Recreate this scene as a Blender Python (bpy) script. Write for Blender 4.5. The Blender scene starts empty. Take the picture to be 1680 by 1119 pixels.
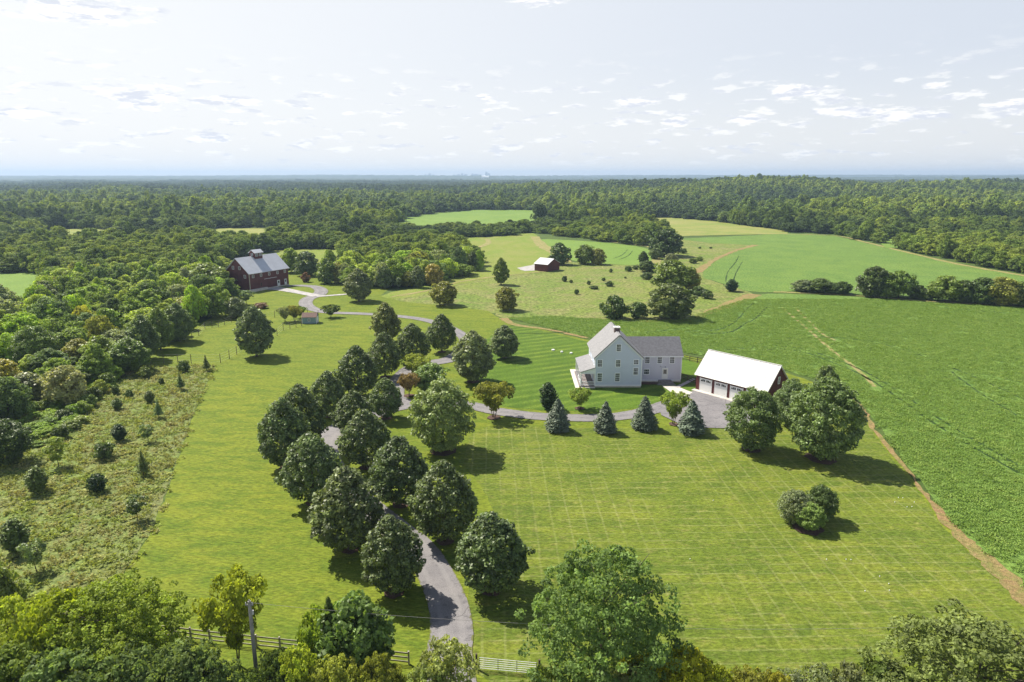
import bpy, bmesh, math, random
import numpy as np
from mathutils import Vector, Matrix
from mathutils.geometry import tessellate_polygon

# ------------------------------------------------------------------ camera
S = bpy.context.scene
C = S.collection
HC, PITCH, FPX = 42.0, math.radians(13.6), 1120.0
cam = bpy.data.objects.new('camera', bpy.data.cameras.new('camera')); C.objects.link(cam)
cam.data.sensor_width = 36; cam.data.lens = 24; cam.data.clip_start = 0.5; cam.data.clip_end = 60000
cam.location = (0, 0, HC); cam.rotation_euler = (math.pi/2 - PITCH, 0, 0)
S.camera = cam
# ------------------------------------------------------------------ world, sun, exposure
S.view_settings.view_transform = 'Standard'; S.view_settings.look = 'None'
S.view_settings.gamma = 1; S.view_settings.use_curve_mapping = False
S.view_settings.exposure = 0.62
SUN_EL, SUN_AZ = math.radians(50), math.atan2(-.79, .61)      # azimuth from +Y, positive towards +X
sd = Vector((math.sin(SUN_AZ)*math.cos(SUN_EL), math.cos(SUN_AZ)*math.cos(SUN_EL), math.sin(SUN_EL)))
sun = bpy.data.objects.new('sun', bpy.data.lights.new('sun', 'SUN')); C.objects.link(sun)
sun.data.energy = 5.0; sun.data.angle = math.radians(.5); sun.data.color = (1, .94, .81)
sun.rotation_euler = sd.to_track_quat('Z', 'Y').to_euler()
W = bpy.data.worlds.new('World'); S.world = W; W.use_nodes = True

class NT:
    """tiny node-tree helper"""
    def __init__(s, nt): s.nt = nt; nt.nodes.clear()
    def n(s, t, props=None, **ins):
        nd = s.nt.nodes.new(t)
        for k, v in (props or {}).items(): setattr(nd, k, v)
        for k, v in ins.items():
            key = int(k[1:]) if k[0] == 'i' and k[1:].isdigit() else k.replace('_', ' ')
            s.put(nd.inputs[key], v)
        return nd
    def put(s, sock, v):
        if isinstance(v, bpy.types.NodeSocket): s.nt.links.new(v, sock)
        elif isinstance(v, bpy.types.Node): s.nt.links.new(v.outputs[0], sock)
        elif isinstance(v, tuple) and len(v) == 3 and sock.type == 'RGBA': sock.default_value = (*v, 1)
        else: sock.default_value = v
    def m(s, op, a, b=0.0, c=None, clamp=False):
        kw = dict(i0=a, i1=b)
        if c is not None: kw['i2'] = c
        return s.n('ShaderNodeMath', dict(operation=op, use_clamp=clamp), **kw).outputs[0]
    def mix(s, f, a, b, mode='MIX'):
        nd = s.n('ShaderNodeMix', dict(data_type='RGBA', blend_type=mode))
        s.put(nd.inputs[0], f); s.put(nd.inputs[6], a); s.put(nd.inputs[7], b)
        return nd.outputs[2]
    def noise(s, vec, scale, detail=3, rough=.55, dist=0.0):
        nd = s.n('ShaderNodeTexNoise', None, Vector=vec, Scale=scale, Detail=detail, Roughness=rough, Distortion=dist)
        return nd.outputs[0]
    def ramp(s, v, a, b, c=0.0, d=1.0):
        nd = s.n('ShaderNodeMapRange', dict(clamp=True, interpolation_type='SMOOTHSTEP'))
        for k, x in enumerate((v, a, b, c, d)): s.put(nd.inputs[k], x)
        return nd.outputs[0]

def build_world():
    t = NT(W.node_tree)
    sky = t.n('ShaderNodeTexSky', dict(sky_type='NISHITA', sun_disc=False, sun_elevation=SUN_EL,
              sun_rotation=SUN_AZ, altitude=50, air_density=1.0, dust_density=1.5, ozone_density=1.0))
    tc = t.n('ShaderNodeTexCoord').outputs['Generated']
    sp = t.n('ShaderNodeSeparateXYZ', None, i0=tc)
    x, y, z = sp.outputs
    az = t.m('ARCTAN2', x, y); el = t.m('ARCSINE', z)
    # thin high veil that whitens the summer sky
    veil = t.mix(t.ramp(az, -.85, .85), (8.9, 8.95, 8.95), (6.9, 7.3, 8.05))
    veil = t.mix(t.ramp(el, .16, .0), veil, (8.7, 8.7, 8.75))
    pale = t.mix(t.m('MULTIPLY', t.ramp(az, -1.0, .95, .92, .80), t.ramp(el, .30, .66, 1, 0)), sky.outputs[0], veil)
    zz = t.m('MAXIMUM', z, 0.012)
    v = t.n('ShaderNodeCombineXYZ', None, i0=t.m('DIVIDE', x, zz), i1=t.m('DIVIDE', y, zz), i2=0.0).outputs[0]
    v2 = t.n('ShaderNodeCombineXYZ', None, i0=t.m('MULTIPLY', az, 12.0), i1=t.m('MULTIPLY', el, 48.0), i2=3.1).outputs[0]
    n1 = t.noise(v2, 1.9, 5, .55)
    band = t.m('MULTIPLY', t.ramp(el, .005, .03), t.ramp(el, .175, .085))
    cl = t.m('MULTIPLY', t.ramp(n1, .535, .63), band)
    wob = t.noise(v2, 2.2, 5, .65)
    big = None
    for px, py, w, h in ((225, 156, 62, 17), (30, 184, 42, 9), (1045, 168, 34, 10), (1312, 151, 48, 12), (120, 14, 100, 20),
                         (1228, 196, 40, 8), (1400, 184, 60, 10), (1490, 190, 50, 10), (1664, 174, 28, 11), (880, 1, 44, 8),
                         (372, 165, 55, 8), (340, 224, 34, 8), (1110, 200, 26, 8), (1540, 142, 20, 6), (795, 157, 14, 7)):
        dd = Vector(((px-840)/FPX, 1, (559.5-py)/FPX)); dd.rotate(Matrix.Rotation(-PITCH, 3, 'X')); dd.normalize()
        a0, e0 = math.atan2(dd.x, dd.y), math.asin(dd.z)
        da = t.m('DIVIDE', t.m('SUBTRACT', az, a0), w/FPX); de = t.m('DIVIDE', t.m('SUBTRACT', el, e0), h/FPX)
        r = t.m('SQRT', t.m('ADD', t.m('MULTIPLY', da, da), t.m('MULTIPLY', de, de)))
        q = t.ramp(t.m('ADD', r, t.m('MULTIPLY', t.m('SUBTRACT', wob, .5), 3.0)), 1.05, .55)
        big = q if big is None else t.m('MAXIMUM', big, q)
    cov = t.m('MAXIMUM', t.m('MULTIPLY', cl, .7), t.m('MULTIPLY', big, .95))
    sh = t.noise(v2, 3.0, 4, .6)
    ccol = t.mix(t.ramp(sh, .40, .56), (6.9, 7.2, 8.0), (10.0, 9.9, 9.7))
    col = t.mix(cov, pale, ccol)
    bg = t.n('ShaderNodeBackground', None, Color=col, Strength=.075)
    t.n('ShaderNodeOutputWorld', None, Surface=bg)
build_world()
S.cycles.max_bounces = 6; S.cycles.diffuse_bounces = 2; S.cycles.glossy_bounces = 2
S.cycles.transmission_bounces = 3; S.cycles.volume_bounces = 0; S.cycles.transparent_max_bounces = 4
S.cycles.use_denoising = True; S.cycles.use_adaptive_sampling = False
S.cycles.sample_clamp_indirect = 4

# ------------------------------------------------------------------ helpers
rng = np.random.default_rng(7); random.seed(7)
def dep(py): return PITCH + math.atan((py-559.5)/FPX)
def ray(px, py):
    d = Vector(((px-840)/FPX, 1, -(py-559.5)/FPX)); d.rotate(Matrix.Rotation(-PITCH, 3, 'X')); return d
def P(px, py, z=0.0):
    d = ray(px, py); k = (z-HC)/d.z; return Vector((d.x*k, d.y*k, z))
def onplane(px, py, p0, n):
    d = ray(px, py); o = Vector((0, 0, HC)); k = (Vector(p0)-o).dot(n)/d.dot(n); return o + d*k
def sstep(a, b, x):
    t = np.clip((x-a)/(b-a), 0, 1); return t*t*(3-2*t)
def terr(x, y):
    """height of the land: flat farm, wooded rise beyond it on the east"""
    x = np.asarray(x, float); y = np.asarray(y, float)
    u = x/np.maximum(y, 1)*1400.0
    f = 9*sstep(-150, 60, u) + 8*sstep(60, 260, u) + 6*sstep(260, 480, u) - 10*sstep(560, 760, u) + 4*sstep(830, 1000, u)
    h = f*sstep(880, 1400, y)*(1-.85*sstep(1450, 2300, y))
    h = h + (2.4*np.sin(x*.009+y*.006)+2.0*np.sin(x*.017-y*.011+1.3)+1.5*np.sin(x*.031+y*.023))*sstep(900, 1300, y)
    return h
def setp(o, **k):
    for a, b in k.items():
        if b is not None: o[a] = b
    return o
def link(o): C.objects.link(o); return o
def mesh_np(name, V, F, mats, tint=None, midx=None, smooth=False):
    """V (n,3), F (m,k) all faces with k corners, or a list of ragged faces"""
    me = bpy.data.meshes.new(name)
    V = np.asarray(V, np.float32)
    if isinstance(F, np.ndarray):
        k = F.shape[1]; m = len(F)
        me.vertices.add(len(V)); me.vertices.foreach_set('co', V.ravel())
        me.loops.add(m*k); me.loops.foreach_set('vertex_index', F.astype(np.int32).ravel())
        me.polygons.add(m); me.polygons.foreach_set('loop_start', np.arange(0, m*k, k, dtype=np.int32))
        me.update(calc_edges=True)
    else:
        me.from_pydata([tuple(map(float, v)) for v in V], [], F)
    for mm in mats: me.materials.append(mm)
    if tint is not None:
        a = me.attributes.new('tint', 'FLOAT', 'FACE'); a.data.foreach_set('value', np.asarray(tint, np.float32))
    if midx is not None: me.polygons.foreach_set('material_index', np.asarray(midx, np.int32))
    if smooth: me.polygons.foreach_set('use_smooth', np.ones(len(me.polygons), bool))
    me.validate(); me.update()
    return me
def mkobj(name, me, parent=None, **props):
    o = bpy.data.objects.new(name, me); link(o)
    if parent is not None: o.parent = parent
    return setp(o, **props)
def thing(name, label, cat, loc=(0, 0, 0), rz=0.0, group=None):
    o = bpy.data.objects.new(name, None); link(o); o.empty_display_size = .3
    o.location = loc; o.rotation_euler = (0, 0, rz)
    return setp(o, label=label, category=cat, group=group)
class MB:
    """collects boxes, tubes and polygons into one mesh"""
    def __init__(s): s.v = []; s.f = []; s.mi = []
    def add(s, vs, fs, mi=0):
        k = len(s.v); s.v += [tuple(v) for v in vs]; s.f += [tuple(i+k for i in f) for f in fs]; s.mi += [mi]*len(fs)
    def box(s, a, b, mi=0, M=None):
        x0, y0, z0 = a; x1, y1, z1 = b
        vs = [Vector(q) for q in ((x0,y0,z0),(x1,y0,z0),(x1,y1,z0),(x0,y1,z0),(x0,y0,z1),(x1,y0,z1),(x1,y1,z1),(x0,y1,z1))]
        if M is not None: vs = [M @ v for v in vs]
        s.add(vs, [(3,2,1,0),(4,5,6,7),(0,1,5,4),(1,2,6,5),(2,3,7,6),(3,0,4,7)], mi)
    def bar(s, p, q, w, h, mi=0):
        p = Vector(p); q = Vector(q); d = (q-p); L = d.length; d.normalize()
        R = d.to_track_quat('X', 'Z').to_matrix().to_4x4(); R.translation = p
        s.box((0, -w/2, -h/2), (L, w/2, h/2), mi, R)
    def tube(s, p, q, r0, r1, n=7, mi=0, cap=True):
        p = Vector(p); q = Vector(q); d = (q-p).normalized()
        a = d.orthogonal().normalized(); b = d.cross(a)
        vs = []
        for c, r in ((p, r0), (q, r1)):
            for i in range(n):
                t = 2*math.pi*i/n; vs.append(c + a*math.cos(t)*r + b*math.sin(t)*r)
        fs = [(i, (i+1) % n, n+(i+1) % n, n+i) for i in range(n)]
        if cap: fs += [tuple(range(n, 2*n)), tuple(reversed(range(n)))]
        s.add(vs, fs, mi)
    def slab(s, quad, th, mi=0):
        """thick sheet: quad counter-clockwise from outside, thickness goes inwards"""
        q = [Vector(v) for v in quad]; n = (q[1]-q[0]).cross(q[2]-q[0]).normalized()
        vs = q + [v - n*th for v in q]; k = len(q)
        s.add(vs, [tuple(range(k)), tuple(reversed(range(k, 2*k)))] + [(i, k+i, k+(i+1) % k, (i+1) % k) for i in range(k)], mi)
    def build(s, name, mats, parent=None, smooth=False, **props):
        if not isinstance(mats, (list, tuple)): mats = [mats]
        me = mesh_np(name, s.v, s.f, mats, midx=s.mi, smooth=smooth)
        return mkobj(name, me, parent, **props)

# ------------------------------------------------------------------ materials
def newmat(name):
    m = bpy.data.materials.new(name); m.use_nodes = True; return m, NT(m.node_tree)
def fin(t, bsdf): t.n('ShaderNodeOutputMaterial', None, Surface=bsdf)
def plain(name, col, rough=.7, var=.12, scale=1.5, metal=0.0, bump=0.0, spec=.3, bscale=None, wave=None):
    m, t = newmat(name)
    pos = t.n('ShaderNodeTexCoord').outputs['Object']
    n = t.noise(pos, scale, 4)
    c = t.mix(t.ramp(n, .3, .7), tuple(v*(1-var) for v in col), tuple(min(1, v*(1+var)) for v in col))
    kw = {}
    if wave:
        axis, per, depth = wave
        s = t.n('ShaderNodeSeparateXYZ', None, i0=pos).outputs[axis]
        f = t.m('FRACT', t.m('DIVIDE', s, per))
        line = t.ramp(f, .0, .22, 1, 0)
        c = t.mix(t.m('MULTIPLY', line, depth), c, tuple(v*.45 for v in col))
        kw['Normal'] = t.n('ShaderNodeBump', None, Strength=.5, Distance=.03, Height=f)
    elif bump:
        kw['Normal'] = t.n('ShaderNodeBump', None, Strength=bump, Distance=.05, Height=t.noise(pos, bscale or scale*6, 3))
    b = t.n('ShaderNodeBsdfPrincipled', None, Base_Color=c, Roughness=rough, Metallic=metal, Specular_IOR_Level=spec, **kw)
    fin(t, b); return m
def leafmat(name, inst=None, trans=.30, rough=.48, spec=.45, gain=2.05):
    """foliage: colour = object colour (or a ramp over instances) x per-leaf tint"""
    m, t = newmat(name)
    oi = t.n('ShaderNodeObjectInfo')
    if inst is None: base = oi.outputs['Color']
    else:
        r = oi.outputs['Random']; base = None
        cr = t.n('ShaderNodeValToRGB', None, Fac=r); cr.color_ramp.interpolation = 'LINEAR'
        el = cr.color_ramp.elements
        while len(el) < len(inst): el.new(.5)
        for i, c in enumerate(inst): el[i].position = i/(len(inst)-1); el[i].color = (*c, 1)
        base = cr.outputs[0]
    at = t.n('ShaderNodeAttribute', dict(attribute_name='tint'))
    col = t.mix(1.0, base, t.n('ShaderNodeCombineColor', None, i0=at.outputs['Fac'], i1=at.outputs['Fac'], i2=t.m('POWER', at.outputs['Fac'], .8)).outputs[0], 'MULTIPLY')
    col = t.mix(1.0, col, (gain*1.06, gain*.98, gain*.86), 'MULTIPLY')
    b = t.n('ShaderNodeBsdfPrincipled', None, Base_Color=col, Roughness=rough, Specular_IOR_Level=spec)
    tr = t.n('ShaderNodeBsdfTranslucent', None, Color=t.mix(1.0, col, (1.5, 1.45, .7), 'MULTIPLY'))
    fin(t, t.n('ShaderNodeMixShader', None, i0=trans, i1=b, i2=tr)); return m
def grassmat(name, c1, c2, c3, c4=None, sc=(.035, .22, 1.6), stripes=(), bump=.5, bsc=2.2, warp=1.0, fine=.25, rough=.85, patch=None, stretch=None):
    """ground cover: three tones mixed by noise at three scales, optional mowing lines (angle, period, width, strength, colour)"""
    m, t = newmat(name)
    pos = t.n('ShaderNodeNewGeometry').outputs['Position']
    ps = pos
    if stretch:
        ang, k = stretch
        mp = t.n('ShaderNodeMapping', None, Vector=pos); mp.inputs['Rotation'].default_value = (0, 0, ang); mp.inputs['Scale'].default_value = (1, k, 1)
        ps = mp.outputs[0]
    a = t.noise(pos, sc[0], 4, .6); b = t.noise(ps, sc[1], 5, .65, .6); c = t.noise(ps, sc[2], 5, .7)
    col = t.mix(t.ramp(a, .36, .64), c1, c2)
    col = t.mix(t.ramp(b, .38, .66), col, c3)
    if c4: col = t.mix(t.m('MULTIPLY', t.ramp(c, .5, .68), .75), col, c4)
    dx = t.m('SUBTRACT', t.noise(pos, .12, 2), .5)
    sx, sy, _ = t.n('ShaderNodeSeparateXYZ', None, i0=pos).outputs
    for ang, per, wid, st, sc_, msk in stripes:
        u = t.m('ADD', t.m('MULTIPLY', sx, math.cos(ang)), t.m('MULTIPLY', sy, math.sin(ang)))
        u = t.m('ADD', u, t.m('MULTIPLY', dx, warp))
        f = t.m('ABSOLUTE', t.m('SUBTRACT', t.m('FRACT', t.m('DIVIDE', u, per)), .5))
        ln = t.ramp(f, wid, wid*.35) if wid < .2 else t.ramp(f, .19, .31)
        brk = t.ramp(t.noise(pos, msk, 3, .6), .36, .6)
        col = t.mix(t.m('MULTIPLY', t.m('MULTIPLY', ln, brk), st), col, sc_)
    g = t.noise(ps, bsc, 4, .75); g2 = t.noise(pos, bsc*3.5, 3, .7)
    col = t.mix(fine, col, t.mix(t.ramp(g, .32, .68), (0.0, 0.0, 0.0), (1, 1, 1)), 'OVERLAY')
    hh = t.m('ADD', g, t.m('MULTIPLY', g2, .5))
    bp = t.n('ShaderNodeBump', None, Strength=bump, Distance=.25, Height=hh)
    fin(t, t.n('ShaderNodeBsdfPrincipled', None, Base_Color=col, Roughness=rough, Specular_IOR_Level=.12, Normal=bp)); return m

M = {}
LINE = (.30, .31, .12)
M['ground'] = grassmat('woodland_floor', (.06, .10, .022), (.10, .15, .03), (.08, .12, .03), (.045, .07, .018), sc=(.04, .12, .6))
M['hillwood'] = grassmat('wooded_hills', (.030, .052, .018), (.045, .07, .022), (.035, .055, .02), (.06, .08, .03), sc=(.002, .01, .05))
M['lawn'] = grassmat('mown_lawn', (.150, .192, .018), (.185, .215, .020), (.105, .155, .014), (.20, .23, .03), sc=(.03, .16, .6),
    stripes=((1.0, 4.6, .5, .16, (.08, .14, .016), .05),), bump=.5, fine=.36, bsc=1.3, stretch=(.75, 3.0))
M['lawn_front'] = grassmat('crosshatch_lawn', (.145, .188, .022), (.180, .208, .026), (.098, .140, .017), (.225, .220, .060), sc=(.035, .14, .55),
    stripes=((1.57+.02, 3.5, .5, .30, (.075, .125, .016), .06), (1.57+.02, 1.75, .09, .36, LINE, .14), (.03, 2.1, .085, .30, LINE, .035), (1.57+.02, 5.25, .5, .22, (.09, .14, .016), .03), (.03, 4.2, .5, .2, (.085, .13, .016), .08)), bump=.5, fine=.36, bsc=1.6, stretch=(0, 2.2), warp=.5)
M['lawn_house'] = grassmat('striped_lawn', (.095, .165, .016), (.125, .185, .018), (.078, .14, .014), None, sc=(.04, .2, 1.2),
    stripes=((-1.12, 3.2, .5, .75, (.05, .10, .010), .02), (-1.12, 3.2, .06, .35, (.22, .30, .07), .08)), bump=.25, warp=.6)
M['meadow'] = grassmat('wild_meadow', (.18, .215, .06), (.17, .175, .075), (.15, .21, .05), (.21, .22, .08), sc=(.04, .25, 1.1), bump=.9, bsc=1.4, fine=.4)
M['rough'] = grassmat('rough_pasture', (.185, .23, .045), (.14, .205, .035), (.225, .225, .08), (.085, .13, .026), sc=(.03, .10, .42), bump=1.0, bsc=.9, fine=.6, stretch=(0, 1.3))
M['hay'] = grassmat('hay_field', (.19, .235, .038), (.17, .235, .034), (.225, .245, .06), None, sc=(.02, .07, .4), bump=.4,
    stripes=((.12, 6.0, .5, .2, (.24, .26, .06), .03),), stretch=(.1, .5))
M['crop'] = grassmat('soybean_ground', (.130, .215, .042), (.150, .232, .045), (.110, .190, .038), (.175, .245, .055), sc=(.015, .07, .9), bump=.8, bsc=1.5, fine=.45,
    stripes=((.45, 9.0, .5, .10, (.11, .23, .04), .02),))
M['field'] = grassmat('far_field', (.16, .25, .045), (.18, .265, .05), (.14, .23, .04), None, sc=(.01, .04, .3), bump=.4, stripes=((.3, 12.0, .5, .2, (.18, .27, .05), .02),))
M['dry'] = grassmat('dry_field', (.24, .26, .06), (.28, .27, .09), (.19, .24, .05), None, sc=(.008, .03, .3), bump=.3)
M['soil'] = grassmat('bare_clay', (.30, .19, .095), (.29, .22, .09), (.20, .20, .06), (.36, .24, .13), sc=(.08, .5, 1.6), bump=.8, bsc=2.5)
M['soildry'] = grassmat('dry_stubble', (.33, .28, .13), (.30, .27, .11), (.20, .23, .05), (.36, .25, .13), sc=(.08, .4, 1.6), bump=.8, bsc=2.5)
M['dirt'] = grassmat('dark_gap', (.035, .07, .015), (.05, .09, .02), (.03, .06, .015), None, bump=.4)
M['mulch'] = plain('bark_mulch', (.10, .062, .048), .95, .3, 4, bump=.9, bscale=14)
M['undergrass'] = M['meadow']
def asphalt():
    m, t = newmat('old_asphalt')
    pos = t.n('ShaderNodeNewGeometry').outputs['Position']
    a = t.noise(pos, .25, 4, .6); b = t.noise(pos, 9, 3, .7); e = t.noise(pos, .9, 5, .7)
    c = t.mix(t.ramp(a, .3, .7), (.18, .17, .178), (.235, .22, .225))
    c = t.mix(t.ramp(e, .52, .66), c, (.145, .138, .145))
    c = t.mix(.35, c, t.mix(t.ramp(b, .3, .7), (0, 0, 0), (1, 1, 1)), 'SOFT_LIGHT')
    ac = t.m('ABSOLUTE', t.n('ShaderNodeAttribute', dict(attribute_name='across')).outputs['Fac'])
    wt = t.m('MULTIPLY', t.ramp(t.m('ABSOLUTE', t.m('SUBTRACT', ac, .48)), .22, .05), t.ramp(e, .3, .6))
    c = t.mix(t.m('MULTIPLY', wt, .45), c, (.29, .275, .275))
    c = t.mix(t.ramp(t.m('ADD', ac, t.m('MULTIPLY', t.m('SUBTRACT', t.noise(pos, 1.4, 5, .7), .5), .55)), .93, 1.0), c, (.13, .135, .04))
    v = t.n('ShaderNodeTexVoronoi', dict(feature='DISTANCE_TO_EDGE'), Vector=t.mix(.25, pos, t.n('ShaderNodeTexNoise', None, Vector=pos, Scale=1.2).outputs[1]), Scale=.16)
    c = t.mix(t.ramp(v.outputs[0], .008, .002, 0, .65), c, (.08, .078, .08))
    fin(t, t.n('ShaderNodeBsdfPrincipled', None, Base_Color=c, Roughness=.8, Specular_IOR_Level=.3, Normal=t.n('ShaderNodeBump', None, Strength=.3, Distance=.02, Height=b))); return m
M['asphalt'] = asphalt()
M['gravel'] = plain('pale_gravel', (.40, .38, .37), .9, .18, .6, bump=.6, bscale=8)
M['concrete'] = plain('concrete', (.56, .52, .47), .85, .12, 1.0, bump=.2)
M['stone'] = plain('pale_flagstone', (.62, .58, .52), .8, .12, 1.4)
M['leaf'] = leafmat('leaf')
M['woodleaf'] = leafmat('woodland_leaf', trans=.34, rough=.6, spec=.2, gain=2.4)
for _n, _c, _g in (('light', ((.10, .14, .030), (.13, .17, .034), (.085, .13, .028), (.11, .145, .04)), 2.2), ('mid', ((.064, .10, .026), (.08, .122, .028), (.068, .105, .03), (.095, .13, .032)), 2.15), ('dark', ((.042, .07, .024), (.05, .08, .03), (.045, .075, .026)), 1.9)):
    M['tone_'+_n] = leafmat('forest_'+_n+'_leaf', inst=_c, trans=.25, rough=.7, spec=.12, gain=_g)
M['forestfar'] = leafmat('far_forest_leaf', inst=((.045, .075, .022), (.065, .10, .028), (.05, .082, .03), (.085, .12, .03), (.055, .085, .024), (.07, .10, .026)), trans=.2, rough=.8, spec=.05, gain=1.6)
M['leafsoft'] = leafmat('soft_leaf', trans=.38, spec=.12, rough=.6)
M['needle'] = leafmat('needle', trans=.1, spec=.2)
M['forest'] = leafmat('forest_leaf', inst=((.045, .085, .022), (.075, .125, .026), (.055, .095, .034), (.105, .155, .034), (.06, .10, .026), (.12, .15, .04), (.07, .11, .03), (.09, .15, .03)), trans=.28, rough=.65, spec=.15, gain=2.15)
M['thick'] = leafmat('thicket_leaf', inst=((.10, .17, .025), (.14, .21, .03), (.075, .125, .03), (.12, .18, .045), (.09, .15, .02)), trans=.3, spec=.15)
M['cropleaf'] = leafmat('soybean_leaf', inst=((.115, .195, .042), (.14, .225, .048), (.125, .21, .045), (.17, .25, .06)), trans=.25, rough=.6, spec=.2, gain=1.45)
M['tuft'] = leafmat('meadow_tuft', inst=((.168, .195, .056), (.152, .20, .05), (.172, .18, .075), (.19, .208, .08), (.128, .178, .048), (.155, .155, .068)), trans=.3, spec=.05, gain=1.75)
M['bark'] = plain('bark', (.10, .08, .065), .95, .3, 3, bump=.8, bscale=12)
M['siding'] = plain('grey_blue_siding', (.585, .64, .77), .6, .03, .5, wave=(2, .22, .30))
M['siding2'] = plain('lilac_grey_siding', (.62, .62, .73), .6, .03, .5, wave=(2, .22, .30))
M['trim'] = plain('white_trim', (.82, .84, .88), .5, .03)
M['white'] = plain('white_paint', (.80, .80, .80), .45, .02)
M['shingle'] = plain('grey_shingles', (.255, .25, .26), .85, .14, 2.5, bump=.6, bscale=9)
M['shingle2'] = plain('dark_shingles', (.145, .145, .16), .85, .16, 2.5, bump=.6, bscale=9)
M['brick'] = plain('chimney_brick', (.15, .11, .10), .9, .3, 3, wave=(2, .2, .5))
M['cap'] = plain('chimney_cap', (.72, .70, .68), .7, .05)
M['barnred'] = plain('barn_red_boards', (.115, .034, .033), .7, .2, .6, wave=(0, .30, .35))
M['barnred2'] = plain('barn_red_end_boards', (.115, .034, .033), .7, .2, .6, wave=(1, .30, .35))
M['metal'] = plain('grey_metal_roof', (.58, .59, .63), .5, .06, .4, metal=.15, wave=(0, .6, .18))
M['metalnew'] = plain('white_metal_roof', (.66, .65, .63), .5, .02, .4, wave=(0, .6, .05))
M['rustroof'] = plain('brown_shingle_roof', (.20, .13, .11), .85, .2, 2.5, bump=.5)
M['shedwall'] = plain('teal_grey_boards', (.22, .32, .36), .7, .1, 1, wave=(0, .2, .3))
M['darkwood'] = plain('dark_fence_wood', (.11, .085, .065), .9, .25, 2)
M['weathered'] = plain('weathered_fence_wood', (.42, .38, .32), .9, .2, 2)
M['wire'] = plain('galvanised_wire', (.45, .45, .46), .5, .05, metal=.6)
M['pole'] = plain('grey_pole', (.22, .21, .20), .9, .2, 2)
M['pole2'] = plain('weathered_pole', (.30, .285, .27), .9, .2, 2)
M['deck'] = plain('porch_deck', (.23, .20, .20), .8, .15, 2, wave=(1, .14, .3))
M['tower'] = plain('distant_tower', (.32, .34, .37), .6, .2, .02)
M['ceramic'] = plain('ceramic', (.5, .5, .5), .3, .05)
def glassmat():
    m, t = newmat('window_glass')
    fin(t, t.n('ShaderNodeBsdfPrincipled', None, Base_Color=(.022, .028, .034), Roughness=.08, Specular_IOR_Level=.7)); return m
M['glass'] = glassmat()

# ------------------------------------------------------------------ land: one ground sheet, then the sheets that lie on it
def build_ground():
    ys = np.concatenate([np.arange(-80, 600, 40), np.arange(600, 2600, 50), np.array([2700, 3200, 4000, 5200, 7000, 9500, 12500, 16000])])
    xs = np.concatenate([-np.array([16000, 12000, 8000, 5500, 4000, 3000, 2400]), np.arange(-2000, 2001, 50), np.array([2400, 3000, 4000, 5500, 8000, 12000, 16000])])
    X, Y = np.meshgrid(xs, ys); Z = terr(X, Y)
    V = np.stack([X.ravel(), Y.ravel(), Z.ravel()], 1); nx = len(xs)
    i, j = np.meshgrid(np.arange(len(ys)-1), np.arange(nx-1), indexing='ij')
    a = (i*nx+j).ravel(); F = np.stack([a, a+1, a+nx+1, a+nx], 1)
    mkobj('ground', mesh_np('ground', V, F, [M['ground']], smooth=True), kind='structure')
build_ground()
def W2(pts): return [tuple(P(x, y)[:2]) for x, y in pts]
def densify(poly, step, jit, seed=1):
    r = np.random.default_rng(seed); out = []
    for k in range(len(poly)):
        a = np.array(poly[k]); b = np.array(poly[(k+1) % len(poly)]); L = np.linalg.norm(b-a)
        n = max(1, min(60, int(L/step)))
        for i in range(n):
            p = a+(b-a)*i/n
            if i: p = p + r.normal(0, jit, 2)
            out.append(tuple(p))
    return out
def smoothpoly(poly, it=2):
    for _ in range(it):
        o = []
        for k in range(len(poly)):
            a = np.array(poly[k]); b = np.array(poly[(k+1) % len(poly)]); o += [tuple(a*.75+b*.25), tuple(a*.25+b*.75)]
        poly = o
    return poly
def sheet(name, poly, z, mat, step=2.0, jit=.0, seed=1, smooth=0, **props):
    if smooth: poly = smoothpoly(poly, smooth)
    if jit: poly = densify(poly, step, jit, seed)
    vs = [Vector((x, y, 0)) for x, y in poly]
    tri = tessellate_polygon([vs])
    V = [(x, y, z) for x, y in poly]; F = []
    for t in tri:
        a, b, c = (np.array(V[i][:2]) for i in t)
        if (b[0]-a[0])*(c[1]-a[1])-(b[1]-a[1])*(c[0]-a[0]) < 0: t = (t[0], t[2], t[1])
        F.append(tuple(t))
    props.setdefault('kind', 'structure')
    return mkobj(name, mesh_np(name, V, F, [mat]), **props)
def inpoly(x, y, poly):
    p = np.array(poly); ins = np.zeros(np.shape(x), bool); j = len(p)-1
    for i in range(len(p)):
        xi, yi = p[i]; xj, yj = p[j]
        c = ((yi > y) != (yj > y)) & (x < (xj-xi)*(y-yi)/((yj-yi) if yj != yi else 1e-9)+xi)
        ins ^= c; j = i
    return ins
def catmull(pts, n=8):
    p = [np.array(q, float) for q in pts]; p = [2*p[0]-p[1]] + p + [2*p[-1]-p[-2]]; out = []
    for k in range(1, len(p)-2):
        a, b, c, d = p[k-1:k+3]
        for i in range(n):
            t = i/n; out.append(.5*((2*b)+(c-a)*t+(2*a-5*b+4*c-d)*t*t+(3*b-a-3*c+d)*t**3))
    out.append(p[-2]); return np.array(out)
def strip_poly(pts, w, n=8):
    c = catmull(pts, n); w = np.asarray(w) if np.ndim(w) else np.full(len(c), w)
    if len(w) != len(c): w = np.interp(np.linspace(0, 1, len(c)), np.linspace(0, 1, len(w)), w)
    d = np.gradient(c, axis=0); d /= np.linalg.norm(d, axis=1)[:, None]; nrm = np.stack([-d[:, 1], d[:, 0]], 1)
    return c, c + nrm*w[:, None]/2, c - nrm*w[:, None]/2
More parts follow.
